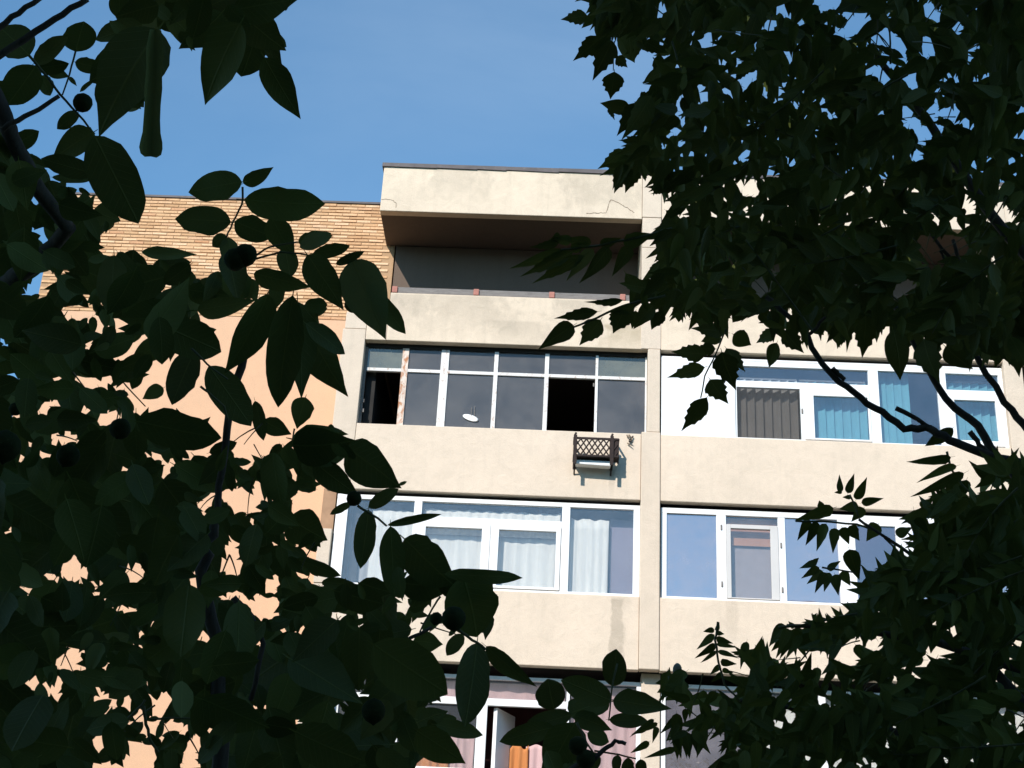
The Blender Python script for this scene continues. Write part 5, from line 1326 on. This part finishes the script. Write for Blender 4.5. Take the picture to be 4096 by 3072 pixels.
HOLES_F += [C(3, h) for h in ([(2000, 1050), (2060, 1000), (2030, 1060)], [(1930, 1060), (1990, 1030), (1970, 1055)], [(1700, 1200), (1725, 1215), (1700, 1230)])]
fea.mass(MASS_F, HOLES_F)
fea.hole_at(8, [(1420, 487, 19), (1870, 545, 16), (1818, 443, 20), (1665, 265, 13), (2110, 215, 15), (845, 962, 17), (1497, 993, 13), (2165, 745, 16), (1945, 823, 13), (2190, 985, 19), (1780, 1170, 15), (1180, 1185, 13), (1300, 1200, 13), (1330, 1150, 12), (1390, 1185, 14), (1070, 1080, 9), (2150, 655, 12), (1550, 650, 11), (1620, 640, 10), (1670, 630, 11), (1615, 700, 10), (1500, 690, 8), (1410, 660, 9), (790, 1085, 11), (710, 1030, 12), (1080, 840, 16), (1170, 865, 14), (895, 710, 10), (1240, 790, 9), (1450, 1080, 12), (1720, 408, 12), (1580, 800, 8), (2180, 515, 16)])
fea.hole_at(3, [(1900, 990, 10), (1940, 1025, 12), (1850, 970, 12), (2100, 1020, 12), (1690, 1215, 12), (2180, 1140, 12)])
angF = lambda x, y: math.pi * .97 + random.gauss(0, .45)
fea.fill_fronds(FEA, (420, 720), (6, 10), (115, 190), (.30, .40), (3.1, 4.8), angF, .88, 600)
fea.fill_single(FEA, (100, 200), (.33, .46), (3.1, 5.0), lambda x, y: math.pi * .62 + random.gauss(0, .7), .945, extra=350, dead_r=0)
fea.sprigs(16, (80, 180), 6, (3.2, 3.8))
fea.fringe(FEA, 170, (80, 150), (.26, .36), (3.1, 4.0), .5)
for k in range(60):
    i = np.random.randint(int(fea.allow.sum())); fy, fx = np.nonzero(fea.allow)
    fea.frond(FEA, (fx[i] - OFX) * CELL, (fy[i] - OFY) * CELL, math.pi * .97 + random.gauss(0, .4), random.uniform(2.9, 3.2), random.uniform(380, 620), random.randint(7, 10), random.uniform(110, 160), (.24, .32), curve=random.uniform(-.5, .5))
for c, p, w, d in ((8, [(515, 400), (500, 500), (520, 620), (552, 745), (640, 840)], 10, 3.5), (3, [(1090, 1480), (1180, 1490), (1280, 1510)], 8, 3.4), (3, [(940, 1222), (1100, 1225), (1280, 1240), (1400, 1280), (1530, 1410)], 9, 3.4), (3, [(1780, 840), (1800, 930), (1850, 1000), (1900, 1060)], 10, 3.5), (3, [(1240, 1075), (1270, 1130), (1290, 1200)], 8, 3.4), (8, [(850, 430), (950, 420), (1060, 400), (1290, 350)], 12, 3.4), (8, [(245, 700), (260, 780), (330, 850)], 10, 3.5)):
    fea.stalk(c, p, w, d)
for c, p, w, d in ((8, [(2330, 1000), (2030, 640), (2010, 430), (1880, 240)], (46, 20), 3.7), (3, [(1600, 1420), (1480, 1340), (1380, 1270), (1290, 1215)], 14, 3.4), (8, [(2330, 1150), (1700, 1060), (1100, 900), (640, 830)], (40, 14), 3.8), (8, [(2330, 700), (1700, 500), (1200, 430), (900, 420)], (40, 14), 3.6)):
    fea.stalk(c, p, w, d, name='branch', mat='bark')
# pale bud beside the pillar
(bx, by), = C(8, [(290, 668)])
bp_ = at(bx, by, 3.5); bd = MB(); s_ = .7215 * 3.5 / FOC
for i, (t, q) in enumerate(((-1, .1), (-.8, .55), (-.4, .92), (0, 1), (.4, .95), (.75, .7), (.95, .35), (1.02, .05))):
    for k in range(10):
        a = 2 * math.pi * k / 10
        bd.v.append(tuple(bp_ + UPV * (t * 40 * s_) + (RGT * math.cos(a) + FWD * math.sin(a)) * (q * 25 * s_)))
for i in range(7):
    for k in range(10):
        bd.f.append((i * 10 + k, i * 10 + (k + 1) % 10, i * 10 + 10 + (k + 1) % 10, i * 10 + 10 + k))
bd.build('bud', paint('pale_bud', (0.30, 0.30, 0.27), 0.8, .15, 60), fea.root, smooth=True)
tb = fea.root.location
fea.limb([(tb.x, tb.y, -.1), (tb.x - .03, tb.y, 1.0), (tb.x + .04, tb.y + .03, 2.0), (tb.x, tb.y, 3.0), (tb.x - .05, tb.y, 3.8)], (.085, .07, .06, .045, .02), 'trunk')
for (c, p, d, r) in ((8, (2330, 1000), 3.7, .015), (8, (2330, 1150), 3.8, .013), (8, (2330, 700), 3.6, .013)):
    q = at(*C(c, [p])[0], d)
    fea.limb([(tb.x - .02, tb.y, q.z - .35), tuple((Vector((tb.x, tb.y, q.z - .2)) + q) * .5), tuple(q)], (.04, .025, r))
fea.crown(FEA, (2.8, -17.2, 2.6), (1.6, 1.6, 1.4), 1800, .13, (.28, .38))
fea.finish()
print('leaves', len(wal.leaves), len(mapl.leaves), len(fea.leaves), [round(float((t.cover & t.allow).sum() / t.allow.sum()), 3) for t in (wal, mapl, fea)])
